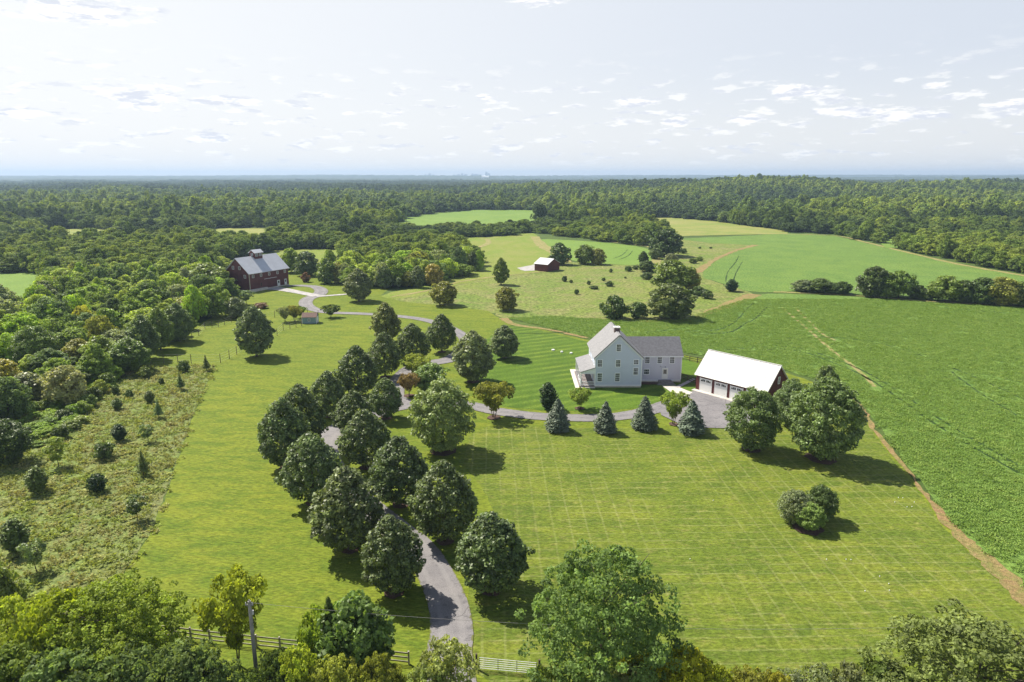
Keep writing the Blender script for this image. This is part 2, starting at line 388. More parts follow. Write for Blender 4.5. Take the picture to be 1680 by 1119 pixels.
def road(name, pts, w, z, mat, n=8, jit=0, seed=3, **props):
    c, l, r = strip_poly(pts, w, n); k = len(c)
    if jit:
        q = np.random.default_rng(seed); l = l+q.normal(0, jit, l.shape); r = r+q.normal(0, jit, r.shape)
    V = np.concatenate([np.c_[l, np.full(k, z)], np.c_[r, np.full(k, z)]])
    i = np.arange(k-1); F = np.stack([k+i, k+i+1, i+1, i], 1)
    props.setdefault('kind', 'structure')
    me = mesh_np(name, V, F, [mat]); at = me.attributes.new('across', 'FLOAT', 'POINT'); at.data.foreach_set('value', np.r_[np.full(k, -1.0), np.full(k, 1.0)].astype(np.float32))
    return mkobj(name, me, **props)

LAWN = W2([(200, 945), (150, 985), (110, 1040), (60, 1130), (20, 1300), (2300, 1300), (1900, 1160), (1680, 985), (1620, 925), (1555, 865), (1500, 790),
    (1440, 715), (1405, 665), (1380, 642), (1290, 612), (1120, 582), (1040, 572), (965, 558), (900, 543), (830, 528), (800, 510), (742, 502), (690, 498),
    (655, 494), (625, 484), (640, 474), (600, 470), (560, 466), (530, 450), (490, 432), (462, 436), (425, 470), (372, 478), (395, 500), (360, 515), (300, 545), (262, 570),
    (225, 600), (262, 601), (352, 600), (335, 640), (310, 700), (280, 790), (245, 880)])
MEADOW = W2([(352, 600), (335, 640), (310, 700), (280, 790), (245, 880), (200, 945), (150, 985), (110, 1040), (60, 1130), (-400, 1130), (-300, 720), (0, 700),
    (60, 665), (120, 640), (190, 608), (225, 600), (262, 601)])
FRONT = W2([(760, 1010), (775, 940), (830, 880), (790, 800), (760, 760), (770, 715), (800, 700), (860, 700), (960, 702), (1160, 705), (1240, 690), (1330, 672), (1402, 668),
    (1436, 717), (1494, 792), (1548, 867), (1612, 927), (1680, 994), (1840, 1160), (1500, 1200), (900, 1180), (770, 1100)])
HOUSEL = W2([(842, 532), (900, 546), (965, 561), (1040, 575), (1120, 585), (1160, 605), (1140, 640), (1105, 650), (1060, 668), (990, 676), (890, 674), (830, 668), (782, 655), (770, 620), (790, 560)])
CROP1 = W2([(830, 522), (900, 519), (985, 524), (1060, 527), (1128, 525), (1160, 512), (1240, 486), (1262, 482), (1290, 482), (1400, 487), (1545, 499), (1680, 505), (1900, 512), (2600, 620), (2600, 1200), (1900, 1150),
    (1690, 975), (1625, 915), (1566, 862), (1512, 790), (1452, 715), (1418, 665), (1390, 636), (1290, 608), (1120, 578), (1040, 568), (965, 553), (900, 538)])
CROP2 = W2([(1110, 392), (1180, 389), (1290, 383), (1370, 387), (1430, 401), (1560, 432), (1690, 455), (1950, 500), (1950, 512), (1680, 500), (1545, 493), (1400, 482), (1300, 478), (1262, 480), (1225, 478), (1195, 468), (1155, 456),
    (1150, 442), (1175, 428), (1215, 410), (1235, 403), (1160, 398)])
FIELD3 = W2([(872, 391), (985, 397), (1066, 407), (1075, 420), (1072, 433), (1040, 436), (990, 433), (935, 428), (903, 413), (890, 400)])
HAY = W2([(745, 404), (735, 392), (820, 388), (860, 383), (880, 383), (885, 395), (905, 412), (935, 430), (915, 437), (885, 447), (830, 452), (760, 464), (700, 484), (640, 492), (620, 484), (700, 468), (785, 443), (778, 425)])
ROUGH = W2([(640, 489), (700, 480), (760, 462), (830, 450), (885, 444), (935, 430), (990, 433), (1040, 436), (1070, 433), (1066, 407), (1110, 392), (1160, 396), (1235, 402), (1215, 411), (1175, 429), (1152, 443), (1157, 457), (1195, 469), (1230, 479), (1240, 487),
    (1160, 513), (1128, 527), (1060, 529), (985, 526), (900, 521), (830, 524), (800, 512), (742, 503), (690, 499), (655, 495)])
FAR1 = W2([(640, 376), (662, 358), (715, 349), (780, 344.5), (860, 344.5), (955, 347.5), (915, 358), (870, 372), (800, 377), (700, 379)])
FAR2 = W2([(1040, 357), (1100, 357), (1170, 363), (1220, 370), (1292, 379), (1292, 384), (1180, 386), (1110, 388), (1060, 372)])
FARL1 = W2([(70, 378), (110, 375.6), (160, 376.5), (198, 377), (200, 380), (170, 404), (90, 404), (60, 385)])
FARL2 = W2([(340, 376.5), (380, 374.2), (440, 375), (468, 377.5), (440, 402), (350, 404)])
LEFTF = W2([(-150, 460), (0, 448), (50, 446), (82, 448), (84, 470), (70, 505), (30, 516), (-150, 530)])
CLEAR1 = W2([(445, 412), (500, 409), (560, 409), (570, 418), (560, 452), (480, 436)])
CLR2 = W2([(1475, 361), (1500, 360), (1520, 375), (1470, 378)])
CLR3 = W2([(1440, 392), (1500, 390), (1530, 404), (1450, 408)])
CLR4 = [(-12, 1500), (105, 1500), (150, 2290), (20, 2290)]
NEARALL = W2([(60, 1130), (-400, 1130), (-300, 740), (0, 712), (62, 672), (122, 645), (190, 612), (225, 603), (262, 572), (300, 548), (358, 518), (392, 502),
    (368, 480), (352, 455), (372, 428), (440, 413), (480, 430), (530, 447), (560, 470), (620, 476), (700, 472), (786, 446), (778, 425), (742, 404), (730, 391), (820, 388), (862, 382), (882, 382), (985, 396), (1066, 404), (1075, 388),
    (1180, 386), (1290, 381), (1372, 384), (1432, 398), (1562, 429), (1695, 452), (2000, 490), (3000, 700), (3000, 1300), (0, 1400)])
OPEN = [NEARALL, FAR1, FAR2, FARL1, FARL2, LEFTF, CLEAR1, CLR2, CLR3, CLR4]

sheet('lawn', LAWN, .03, M['lawn'], 1.5, .10, 2)
sheet('lawn', FRONT, .045, M['lawn_front'], 1.5, .10, 3)
sheet('lawn', HOUSEL, .05, M['lawn_house'], 1.5, .10, 4)
sheet('meadow', MEADOW, .02, M['meadow'], 1.5, .15, 5)
sheet('pasture', ROUGH, .02, M['rough'], 3, .4, 6)
sheet('hay_field', HAY, .06, M['hay'], 4, .5, 7, 1)
sheet('crop_field', CROP1, .06, M['crop'], 3, .3, 8)
sheet('crop_field', CROP2, .08, M['crop'], 4, .5, 9)
sheet('crop_field', FIELD3, .09, M['field'], 4, .4, 10, 1)
for k, (nm, poly, mt) in enumerate((('field', FAR1, 'field'), ('field', FAR2, 'dry'), ('field', FARL1, 'dry'), ('field', FARL2, 'dry'), ('field', LEFTF, 'field'), ('field', CLEAR1, 'hay'), ('field', CLR2, 'field'), ('field', CLR3, 'field'))):
    sheet(nm, poly, .12+.01*k, M[mt], 6, .8, 20+k)
z4 = [float(terr(x, y))+1.5 for x, y in CLR4]
mkobj('field', mesh_np('field', [(x, y, z) for (x, y), z in zip(CLR4, z4)], [(0, 1, 2, 3)], [M['field']]), kind='structure')
# bare clay and stubble margins
def pl(pts): return [tuple(P(x, y)[:2]) for x, y in pts]
road('path', pl([(1380, 640), (1408, 668), (1443, 716), (1503, 790), (1558, 862), (1622, 922), (1690, 985), (1800, 1080)]), [1.2, 1.6, .8, .5, 1.2, 2.2, 3.2, 3.6], .075, M['soil'], 10, .18)
road('path', pl([(826, 522), (845, 533), (900, 541), (965, 555)]), [2.6, 2.2, 1.5, 1.3], .075, M['soil'], 10, .15)
road('path', pl([(985, 525), (1060, 528), (1125, 527), (1165, 512), (1200, 499), (1238, 483)]), [1.4, 1.5, 2.5, 3, 6, 5], .085, M['soil'], 10, .3)
road('path', pl([(1268, 479), (1320, 481), (1400, 485), (1545, 496), (1680, 502), (1800, 505)]), [3.5, 2.2, 1.6, 1.4, 1.3, 1.3], .10, M['soildry'], 10, .2)
road('path', pl([(1138, 448), (1152, 440), (1172, 427), (1205, 412), (1240, 402)]), [5, 4, 2.5, 3, 3.5], .095, M['soil'], 8, .4)
road('path', pl([(985, 395), (1066, 405), (1077, 420), (1074, 436)]), [3, 4, 5, 5], .10, M['soildry'], 8, .3)
road('path', pl([(876, 388), (893, 405), (918, 418), (927, 431)]), [6, 7, 8, 6], .10, M['soildry'], 8, .4)
road('path', pl([(1280, 384), (1370, 387), (1430, 400), (1560, 431), (1700, 456)]), [2.5, 2.5, 3, 3, 4.5], .11, M['soildry'], 8, .3)
road('path', pl([(800, 392), (800, 400), (770, 410)]), [3, 4, 4], .10, M['soildry'], 8, .3)
road('path', pl([(640, 488), (700, 477), (770, 460), (880, 447), (905, 445)]), [2, 2, 2, 2, 3], .11, M['soildry'], 8, .3)
sheet('path', W2([(848, 440), (878, 434), (882, 444), (860, 445)]), .13, M['gravel'], 2, .2, 31)
# wheel tracks in the beans
TRACKS = []
for pts, w in (([(1283, 505), (1330, 545), (1365, 575), (1410, 610), (1440, 640)], .9), ([(1305, 505), (1345, 545), (1372, 560)], .8),
               ([(1128, 545), (1180, 541), (1210, 525), (1222, 510), (1240, 495)], .55), ([(1140, 549), (1195, 546), (1222, 532), (1240, 522), (1262, 500)], .6),
               ([(1150, 578), (1290, 570), (1370, 590), (1440, 622), (1560, 700), (1680, 770)], .5), ([(1150, 583), (1290, 574), (1365, 595), (1435, 628), (1552, 708), (1680, 782)], .5),
               ([(850, 548), (960, 545), (1060, 545), (1128, 540)], .5), ([(1330, 552), (1420, 560), (1500, 580), (1600, 620), (1700, 665)], .45), ([(1560, 610), (1600, 640), (1680, 690)], .5),
               ([(1545, 505), (1620, 512), (1700, 517)], .5)):
    c = catmull(pl(pts), 14); TRACKS.append((c, w))
for (c, w) in TRACKS:
    road('wheel_track', [tuple(q) for q in c[::3]], w, .10, M['dirt'] if w < .7 else M['soildry'], 3, .08)
for pts, w in (([(1190, 463), (1195, 445), (1207, 430), (1212, 420)], .4), ([(1203, 464), (1208, 447), (1218, 430)], .4), ([(1005, 425), (1020, 419), (1030, 410)], .5), ([(1015, 427), (1030, 420), (1038, 412)], .5),):
    road('wheel_track', pl(pts), w, .13, M['dirt'], 8, .1)
# driveway
MAIN = pl([(741, 1160), (737, 1075), (741, 1035), (733, 985), (706, 928), (680, 894), (640, 862), (590, 820), (546, 772), (532, 730), (550, 706), (596, 687), (645, 670), (690, 663), (760, 664), (820, 676), (890, 684), (980, 686), (1040, 680), (1085, 668), (1125, 656)])
road('driveway', MAIN, [4.6, 4.2, 4.1, 4.0, 4.0, 4, 4, 4, 4, 4.4, 4.2, 4.0, 4.2, 4.8, 3.8, 3.8, 3.8, 3.8, 3.8, 4.2, 5.0], .11, M['asphalt'], 10)
road('driveway', pl([(672, 664), (650, 655), (648, 640), (656, 622), (676, 604), (708, 596), (738, 590), (757, 577), (765, 560), (752, 546), (727, 534), (690, 524), (640, 518), (590, 515), (540, 513), (515, 508), (502, 500), (505, 491), (522, 484), (527, 477), (517, 471), (495, 469), (470, 469.5)]),
     [4, 4, 4, 4, 4, 4.4, 4.6, 4.2, 3.6, 3.4, 3.4, 3.4, 3.4, 3.4, 3.4, 4.2, 4.6, 4.8, 5.5, 5, 4.4, 4, 3.6], .125, M['asphalt'], 8)
road('driveway', pl([(520, 486), (490, 480), (462, 475), (440, 473)]), [4, 4, 5.5, 6.5], .14, M['gravel'], 8)
road('driveway', pl([(520, 487), (545, 485), (572, 483)]), [2.4, 2.4, 2.2], .15, M['gravel'], 8)
sheet('driveway', W2([(1118, 649), (1141, 641), (1170, 648), (1205, 660), (1240, 680), (1250, 697), (1215, 704), (1160, 703), (1110, 694), (1085, 682), (1080, 668)]), .14, M['asphalt'], 2, .02)

# ------------------------------------------------------------------ foliage prototypes
def leaves(cen, nrm, size, r, stretch=1.35, spread=.75, tint=None, tj=.16):
    """one kite-shaped leaf spray per point, tilted about the outward direction"""
    n = len(cen); nn = nrm + r.normal(0, spread, (n, 3)); nn /= np.linalg.norm(nn, axis=1)[:, None]+1e-9
    t = r.normal(0, 1, (n, 3)); a = np.cross(nn, t); a /= np.linalg.norm(a, axis=1)[:, None]+1e-9; b = np.cross(nn, a)
    s = (size*(.7+.6*r.random(n)))[:, None]
    V = np.stack([cen-a*s*stretch*.5, cen+b*s*.5-a*s*.1, cen+a*s*stretch*.5, cen-b*s*.5-a*s*.1], 1).reshape(-1, 3)
    F = np.arange(4*n).reshape(n, 4)
    tt = (np.ones(n) if tint is None else tint)*(1+r.normal(0, tj, n))
    return V, F, np.clip(tt, .35, 2.0)
def fib(n, r):
    v = r.normal(0, 1, (n, 3)); return v/np.linalg.norm(v, axis=1)[:, None]
def profile(t, pts):
    p = np.array(pts); return np.interp(t, p[:, 0], p[:, 1])
def crown(H, R, z0, prof, nb, br, lpb, ls, r, inner=.25, squash=.8, spread=.75, jag=.12, tj=.16, cj=.16, up=.25):
    """blobs hung on an envelope (prof over height), leaves on every blob, some inside"""
    zs = []
    while len(zs) < nb:
        t = r.random(nb*3); keep = r.random(nb*3) < profile(t, prof)+.08; zs = np.concatenate([zs, t[keep]]) if len(zs) else t[keep]
    t = zs[:nb]; ph = r.random(nb)*2*np.pi
    rad = profile(t, prof)*R*(1+r.normal(0, jag, nb)); b = br*(.7+.6*r.random(nb))
    rr = np.maximum(rad-b*.75, 0)
    inside = r.random(nb) < inner; rr = np.where(inside, rr*r.random(nb)**.5, rr)
    zz = z0+t*(H-z0); zz = np.clip(zz, z0+b*.3, H-b*.55)
    cc = np.stack([np.cos(ph)*rr, np.sin(ph)*rr, zz], 1)
    k = np.repeat(np.arange(nb), lpb); n = len(k)
    d = fib(n, r); out = cc[k].copy(); out[:, 2] = 0; ax = out/(np.linalg.norm(out, axis=1)[:, None]+1e-6)
    d = d + ax*.35 + np.array([0, 0, up]); d /= np.linalg.norm(d, axis=1)[:, None]
    pos = cc[k] + d*(b[k]*(.72+.38*r.random(n)))[:, None]*np.array([1, 1, squash])
    ct = 1+r.normal(0, cj, nb)
    return leaves(pos, d*.75+np.array([0, 0, .55]), ls, r, spread=spread, tint=ct[k], tj=tj)
def trunkmb(H, R, r0, z0, n=5, seed=1, mb=None, mi=0, top=.75, stems=1):
    q = random.Random(seed); mb = mb or MB()
    for s in range(stems):
        a = q.random()*6.28; off = 0 if stems == 1 else .15
        base = Vector((math.cos(a)*off, math.sin(a)*off, -.1)); lean = Vector((math.cos(a), math.sin(a), 0))*(0 if stems == 1 else R*.35)
        p = base; seg = 4
        for i in range(seg):
            f0, f1 = i/seg, (i+1)/seg
            nx = base + lean*f1 + Vector((q.uniform(-.1, .1), q.uniform(-.1, .1), H*top*f1))*1.0
            mb.tube(p, nx, r0*(1.25 if i == 0 else 1)*(1-.75*f0)/stems**.4, r0*(1-.75*f1)/stems**.4, 7, mi, cap=(i == seg-1)); p = nx
        for i in range(n):
            t = q.uniform(.28, .9); st = base+lean*t+Vector((0, 0, max(z0*.8, H*top*t))); b = q.random()*6.28; L = R*q.uniform(.5, .85)
            e = st+Vector((math.cos(b)*L, math.sin(b)*L, L*q.uniform(.4, .9)))
            if e.z > H*.9: e.z = H*.9
            mb.tube(st, e, r0*.35*(1-t*.4), r0*.08, 5, mi, cap=False)
    return mb
def mb_np(mb): return np.array(mb.v, float), mb.f
PROT = {}
OV = ((0, .30), (.08, .62), (.22, .92), (.38, 1.0), (.56, .90), (.73, .67), (.88, .38), (1, .10))
RD = ((0, .25), (.12, .68), (.3, .95), (.5, 1.0), (.7, .88), (.87, .58), (1, .2))
IR = ((0, .55), (.15, .85), (.35, 1.0), (.6, .92), (.8, .7), (.93, .45), (1, .2))
CN = ((0, 1.0), (.15, .93), (.35, .72), (.6, .45), (.8, .24), (1, .03))
PY = ((0, .40), (.1, .72), (.25, .97), (.45, 1.0), (.65, .82), (.85, .50), (1, .12))
VS = ((0, .15), (.25, .5), (.5, .85), (.75, 1.0), (.9, .8), (1, .4))
FL = ((0, .35), (.25, .85), (.55, 1.0), (.8, .8), (1, .35))
def proto(kind, nvar, H, R, z0, prof, nb, br, lpb, ls, r0, mat='leaf', limbs=6, stems=1, **kw):
    L = []
    for v in range(nvar):
        r = np.random.default_rng(abs(hash((len(kind)*131+ord(kind[0])*7+ord(kind[-1]), v))) % 99991+v)
        V, F, T = crown(H, R, z0, prof, nb, br, lpb, ls, r, **kw)
        cm = mesh_np(kind+'_crown', V, F, [M[mat]], T)
        tb = trunkmb(H, R, r0, z0, limbs, v+3, stems=stems)
        tm = mesh_np(kind+'_trunk', tb.v, tb.f, [M['bark']], smooth=True)
        L.append((cm, tm, V, F, T, tb))
    PROT[kind] = (L, H, R)
proto('maple', 3, 9.5, 3.5, .9, OV, 300, .58, 44, .25, .20, spread=.55, cj=.20, tj=.26, jag=.10, inner=.08)
proto('linden', 2, 11, 3.6, .9, PY, 300, .62, 48, .30, .22, spread=.7, jag=.10)
proto('bigmaple', 2, 12, 4.6, .6, RD, 420, .70, 48, .27, .25, spread=.6, jag=.13, cj=.16)
proto('broad', 3, 9, 3.8, .8, IR, 130, .95, 52, .42, .18, spread=.7, jag=.16)
proto('elder', 2, 9, 3.8, 2.2, VS, 110, .75, 50, .33, .15, mat='leafsoft', stems=3, limbs=5, jag=.2, inner=.1)
proto('vase', 2, 5.5, 2.5, 1.4, VS, 70, .55, 46, .26, .10, mat='leafsoft', stems=3, limbs=6, jag=.18, inner=.15)
proto('sapling', 2, 3.5, 1.0, .9, RD, 34, .30, 36, .17, .05, limbs=5, jag=.2)
proto('bush', 3, 2.5, 1.6, .0, FL, 60, .45, 44, .22, .06, limbs=4, stems=3, jag=.2)
proto('locust', 1, 13, 5.6, 1.2, IR, 620, .62, 52, .21, .28, mat='leafsoft', limbs=16, jag=.2, squash=.55, inner=.3)
proto('oak', 1, 12, 6.0, 1.0, IR, 620, .62, 50, .22, .28, mat='woodleaf', limbs=16, jag=.2, squash=.6, inner=.3)
proto('thicket', 3, 5, 2.8, .0, FL, 190, .45, 46, .20, .08, mat='leafsoft', limbs=6, stems=4, jag=.25, squash=.7)
def spruce(kind, nvar, H, R, ls, nw, per, droop=.25, r0=.13, prof=((0, .8), (.12, 1.0), (.3, .9), (.5, .7), (.7, .48), (.88, .24), (1, .05)), mat='needle', z0=.25, dens=10):
    L = []
    for v in range(nvar):
        r = np.random.default_rng(55+v+len(kind)); cen = []; nrm = []; tt = []
        for w in range(nw):
            f = w/nw; z = z0+(H-z0)*f; rad = R*profile(f, prof)*(1+r.normal(0, .06)); nbr = max(4, int(per*(1-.55*f)))
            o = r.random()*6.28
            for b in range(nbr):
                a = o+2*np.pi*b/nbr+r.normal(0, .1); Lb = rad*(1+r.normal(0, .12)); m = max(4, int(dens*Lb/R*3))
                s = r.random(m)**.75; x = s*Lb
                w_ = .30*Lb*(1-s*.55)*r.normal(0, .6, m)
                cen.append(np.stack([np.cos(a)*x-np.sin(a)*w_, np.sin(a)*x+np.cos(a)*w_, z-droop*x*s+.25*(1-s)*.2+r.normal(0, .05, m)+.12*Lb*s], 1))
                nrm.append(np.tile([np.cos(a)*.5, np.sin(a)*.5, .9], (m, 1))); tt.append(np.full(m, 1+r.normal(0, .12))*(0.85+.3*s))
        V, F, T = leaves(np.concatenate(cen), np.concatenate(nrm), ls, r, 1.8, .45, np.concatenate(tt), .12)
        tb = MB(); tb.tube((0, 0, -.1), (0, 0, H*.95), r0, .02, 7)
        L.append((mesh_np(kind+'_crown', V, F, [M[mat]], T), mesh_np(kind+'_trunk', tb.v, tb.f, [M['bark']], smooth=True), V, F, T, tb))
    PROT[kind] = (L, H, R)
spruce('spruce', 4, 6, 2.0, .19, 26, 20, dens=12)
spruce('cedar', 3, 3.6, 1.1, .17, 16, 14, droop=-.55, prof=((0, .7), (.2, 1), (.5, .85), (.8, .5), (1, .12)), r0=.08, z0=.1)
spruce('conifer', 2, 3.6, 1.1, .17, 12, 10, droop=.1, prof=CN, r0=.07, z0=.7, dens=7)

GREENS = dict(maple=(.070, .100, .038), linden=(.085, .118, .04), light=(.135, .18, .04), lime=(.145, .20, .03), olive=(.12, .14, .03), yellow=(.17, .185, .03), dark=(.048, .078, .022),
    mid=(.085, .128, .028), fresh=(.115, .18, .024), grey=(.115, .145, .075), pale=(.20, .23, .11), blue=(.068, .090, .072), yew=(.024, .046, .016), cedar=(.058, .088, .024), orange=(.20, .17, .05), red=(.11, .075, .05), rust=(.15, .115, .055),
    blueg=(.075, .115, .045), locust=(.084, .132, .044), silver=(.10, .135, .065))
def vary(c, s, k=.12):
    q = random.Random(s*7919+13); f = 1+q.uniform(-k, k); return (c[0]*f*(1+q.uniform(-k, k)*.6), c[1]*f, c[2]*f, 1)
CNT = [0]
MULCH = []
def tree(px, py, top, w, kind, col, name, label, cat='tree', group=None, mulch=0, hz=None, var=None, pos=None, Hm=None, Wm=None):
    """a tree whose trunk stands at photo point (px,py) on the land; top = row of its highest leaf; w = crown width"""
    CNT[0] += 1; i = CNT[0]
    b = P(px, py) if pos is None else Vector(pos)
    H = Hm or (HC - b.y*math.tan(dep(top))) * 1.0
    Zc = b.y*math.cos(PITCH)+(HC-H*.5)*math.sin(PITCH)
    Wd = Wm or w*Zc/FPX
    if Hm is None: H = max(.5, HC - (b.y+Wd*.12)*math.tan(dep(top)))
    L, H0, R0 = PROT[kind]; v = L[(i if var is None else var) % len(L)]
    t = thing(name, label, cat, (b.x, b.y, .04), random.Random(i).uniform(0, 6.28), group)
    s = Wd/(2*R0)/1.04; sz = H/H0
    c = mkobj('crown', v[0], t); c.scale = (s, s, sz); c.color = vary(GREENS[col] if isinstance(col, str) else col, i)
    tr = mkobj('trunk', v[1], t); tr.scale = (min(s, sz)*1.0, min(s, sz)*1.0, sz)
    if mulch: MULCH.append((b.x, b.y, mulch*.72))
    return t

# ---- the maple avenue and the garden trees (trunk foot x, y, crown top, crown width)
AV = 'dark maples lining the driveway'
av = [
 (646, 974, 843, 100, 'dark maple left of the driveway mouth, nearest of the left row to the gate'),
 (806, 971, 837, 114, 'dark maple alone right of the driveway, nearest the front gate'),
 (573, 903, 762, 118, 'broad dark maple in the left row, second from the front gate'),
 (730, 889, 753, 104, 'tall dark maple in the right row, second from the front gate'),
 (656, 830, 714, 96, 'dark maple in the right row, third from the front gate'),
 (516, 826, 708, 96, 'dark maple in the left row, third from the front gate'),
 (601, 768, 671, 80, 'dark maple in the right row beside the asphalt bend, fourth from the gate'),
 (470, 768, 652, 82, 'wide dark maple on the outer left bend of the avenue, standing out into the lawn'),
 (497, 742, 630, 78, 'dark maple half hidden behind the outermost maple of the left bend'),
 (540, 684, 609, 58, 'slim dark maple in the left row with its bare trunk showing against the lawn'),
 (583, 716, 640, 64, 'dark maple half hidden behind the fourth maple of the right row'),
 (634, 687, 620, 52, 'small round maple above the driveway bend, short of the turning circle'),
 (588, 652, 567, 66, 'broad dark maple in the left row, behind the slim bare trunked one'),
 (632, 619, 545, 54, 'dark maple between the avenue and the turning circle, tall and narrow'),
 (678, 600, 531, 52, 'dark maple behind the turning circle with its foot hidden by the crab apple'),
 (725, 578, 516, 48, 'dark maple by the upper driveway bend, farthest of the avenue from the gate'),
]
for k, a in enumerate(av): tree(a[0], a[1], a[2]-1, a[3]*1.01, 'maple', 'maple', 'maple_tree', a[4], group=AV, mulch=1.5)
tree(634, 562, 496, 47, 'linden', (.10, .115, .042), 'linden_tree', 'tall olive green tree rising behind the dark avenue, beside the upper driveway', mulch=1)
tree(776, 627, 542, 67, 'linden', 'silver', 'linden_tree', 'grey green broad tree right of the turning circle, shadow on the striped lawn', mulch=1.9)
tree(828, 588, 533, 46, 'linden', 'silver', 'linden_tree', 'small round grey green tree alone on the striped lawn left of the farmhouse', mulch=.9)
tree(727, 741, 620, 98, 'bigmaple', (.13, .17, .065), 'maple_tree', 'large pale green tree between the driveway bend and the front lawn', mulch=2.8)
tree(810, 686, 628, 58, 'vase', 'olive', 'ornamental_tree', 'small open crowned yellowish tree on a mulch ring beside the driveway', mulch=1.7)
tree(671, 650, 613, 34, 'vase', 'rust', 'ornamental_tree', 'small reddish brown tree on the island of the turning circle', mulch=1.5, group='small ornamental trees')
tree(682, 622, 583, 46, 'vase', 'light', 'ornamental_tree', 'pale spreading crab apple behind the reddish tree of the turning circle', mulch=1.2, group='small ornamental trees')
tree(708, 642, 596, 56, 'broad', (.11, .16, .045), 'ornamental_tree', 'bushy light green tree between the reddish tree and the large pale tree', group='small ornamental trees')
tree(421, 585, 502, 59, 'linden', 'silver', 'linden_tree', 'big conical grey green tree on the lawn beside the wire fence')
tree(589, 494, 440, 46, 'linden', 'silver', 'linden_tree', 'round grey green tree on the lawn above the curving barn drive')
tree(899, 671, 627, 30, 'cedar', 'yew', 'yew_tree', 'very dark egg shaped evergreen on the lawn left of the farmhouse', var=0)
SP = 'blue spruces along the driveway'
for x, y, tp, w, lb in ((915, 706, 652, 42, 'blue spruce at the west end of the spruce row, beside the dark yew'), (993, 709, 657, 40, 'blue spruce below the porch corner, second from the west of its row'),
                        (1057, 703, 648, 43, 'blue spruce between the farmhouse shadow and the asphalt court'), (1134, 710, 655, 46, 'blue spruce against the asphalt court in front of the garage')):
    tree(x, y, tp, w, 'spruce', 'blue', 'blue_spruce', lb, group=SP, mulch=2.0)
tree(951, 671, 638, 38, 'vase', 'light', 'ornamental_tree', 'small round light green tree on a mulch ring below the front porch', mulch=1.3)
tree(1105, 697, 644, 42, 'vase', 'light', 'ornamental_tree', 'small open tree between two blue spruces at the asphalt court', mulch=1.2)
tree(1232, 738, 635, 84, 'bigmaple', (.062, .10, .034), 'maple_tree', 'round dark green maple in front of the garage, hiding its right end', mulch=2.2)
tree(1346, 753, 618, 112, 'bigmaple', (.088, .125, .045), 'maple_tree', 'largest tree by the garage, mid green with a wide shadow on the front lawn', mulch=3.2)
tree(1296, 698, 621, 56, 'bigmaple', (.095, .135, .055), 'maple_tree', 'greyish tree tucked between the garage and the largest lawn tree')
tree(1352, 668, 601, 40, 'broad', 'maple', 'maple_tree', 'dark tree top showing over the largest lawn tree beside the bean field')
CG = 'clump of three small trees on the front lawn'
tree(1301, 858, 802, 50, 'bigmaple', 'grey', 'ornamental_tree', 'greyish left tree of the small clump on the front lawn', group=CG, mulch=0)
tree(1326, 868, 824, 48, 'bigmaple', (.11, .16, .04), 'ornamental_tree', 'lighter green low tree at the front of the lawn clump', group=CG, mulch=2.4)
tree(1345, 852, 795, 50, 'bigmaple', 'dark', 'ornamental_tree', 'darkest and tallest tree of the small clump on the front lawn', group=CG)
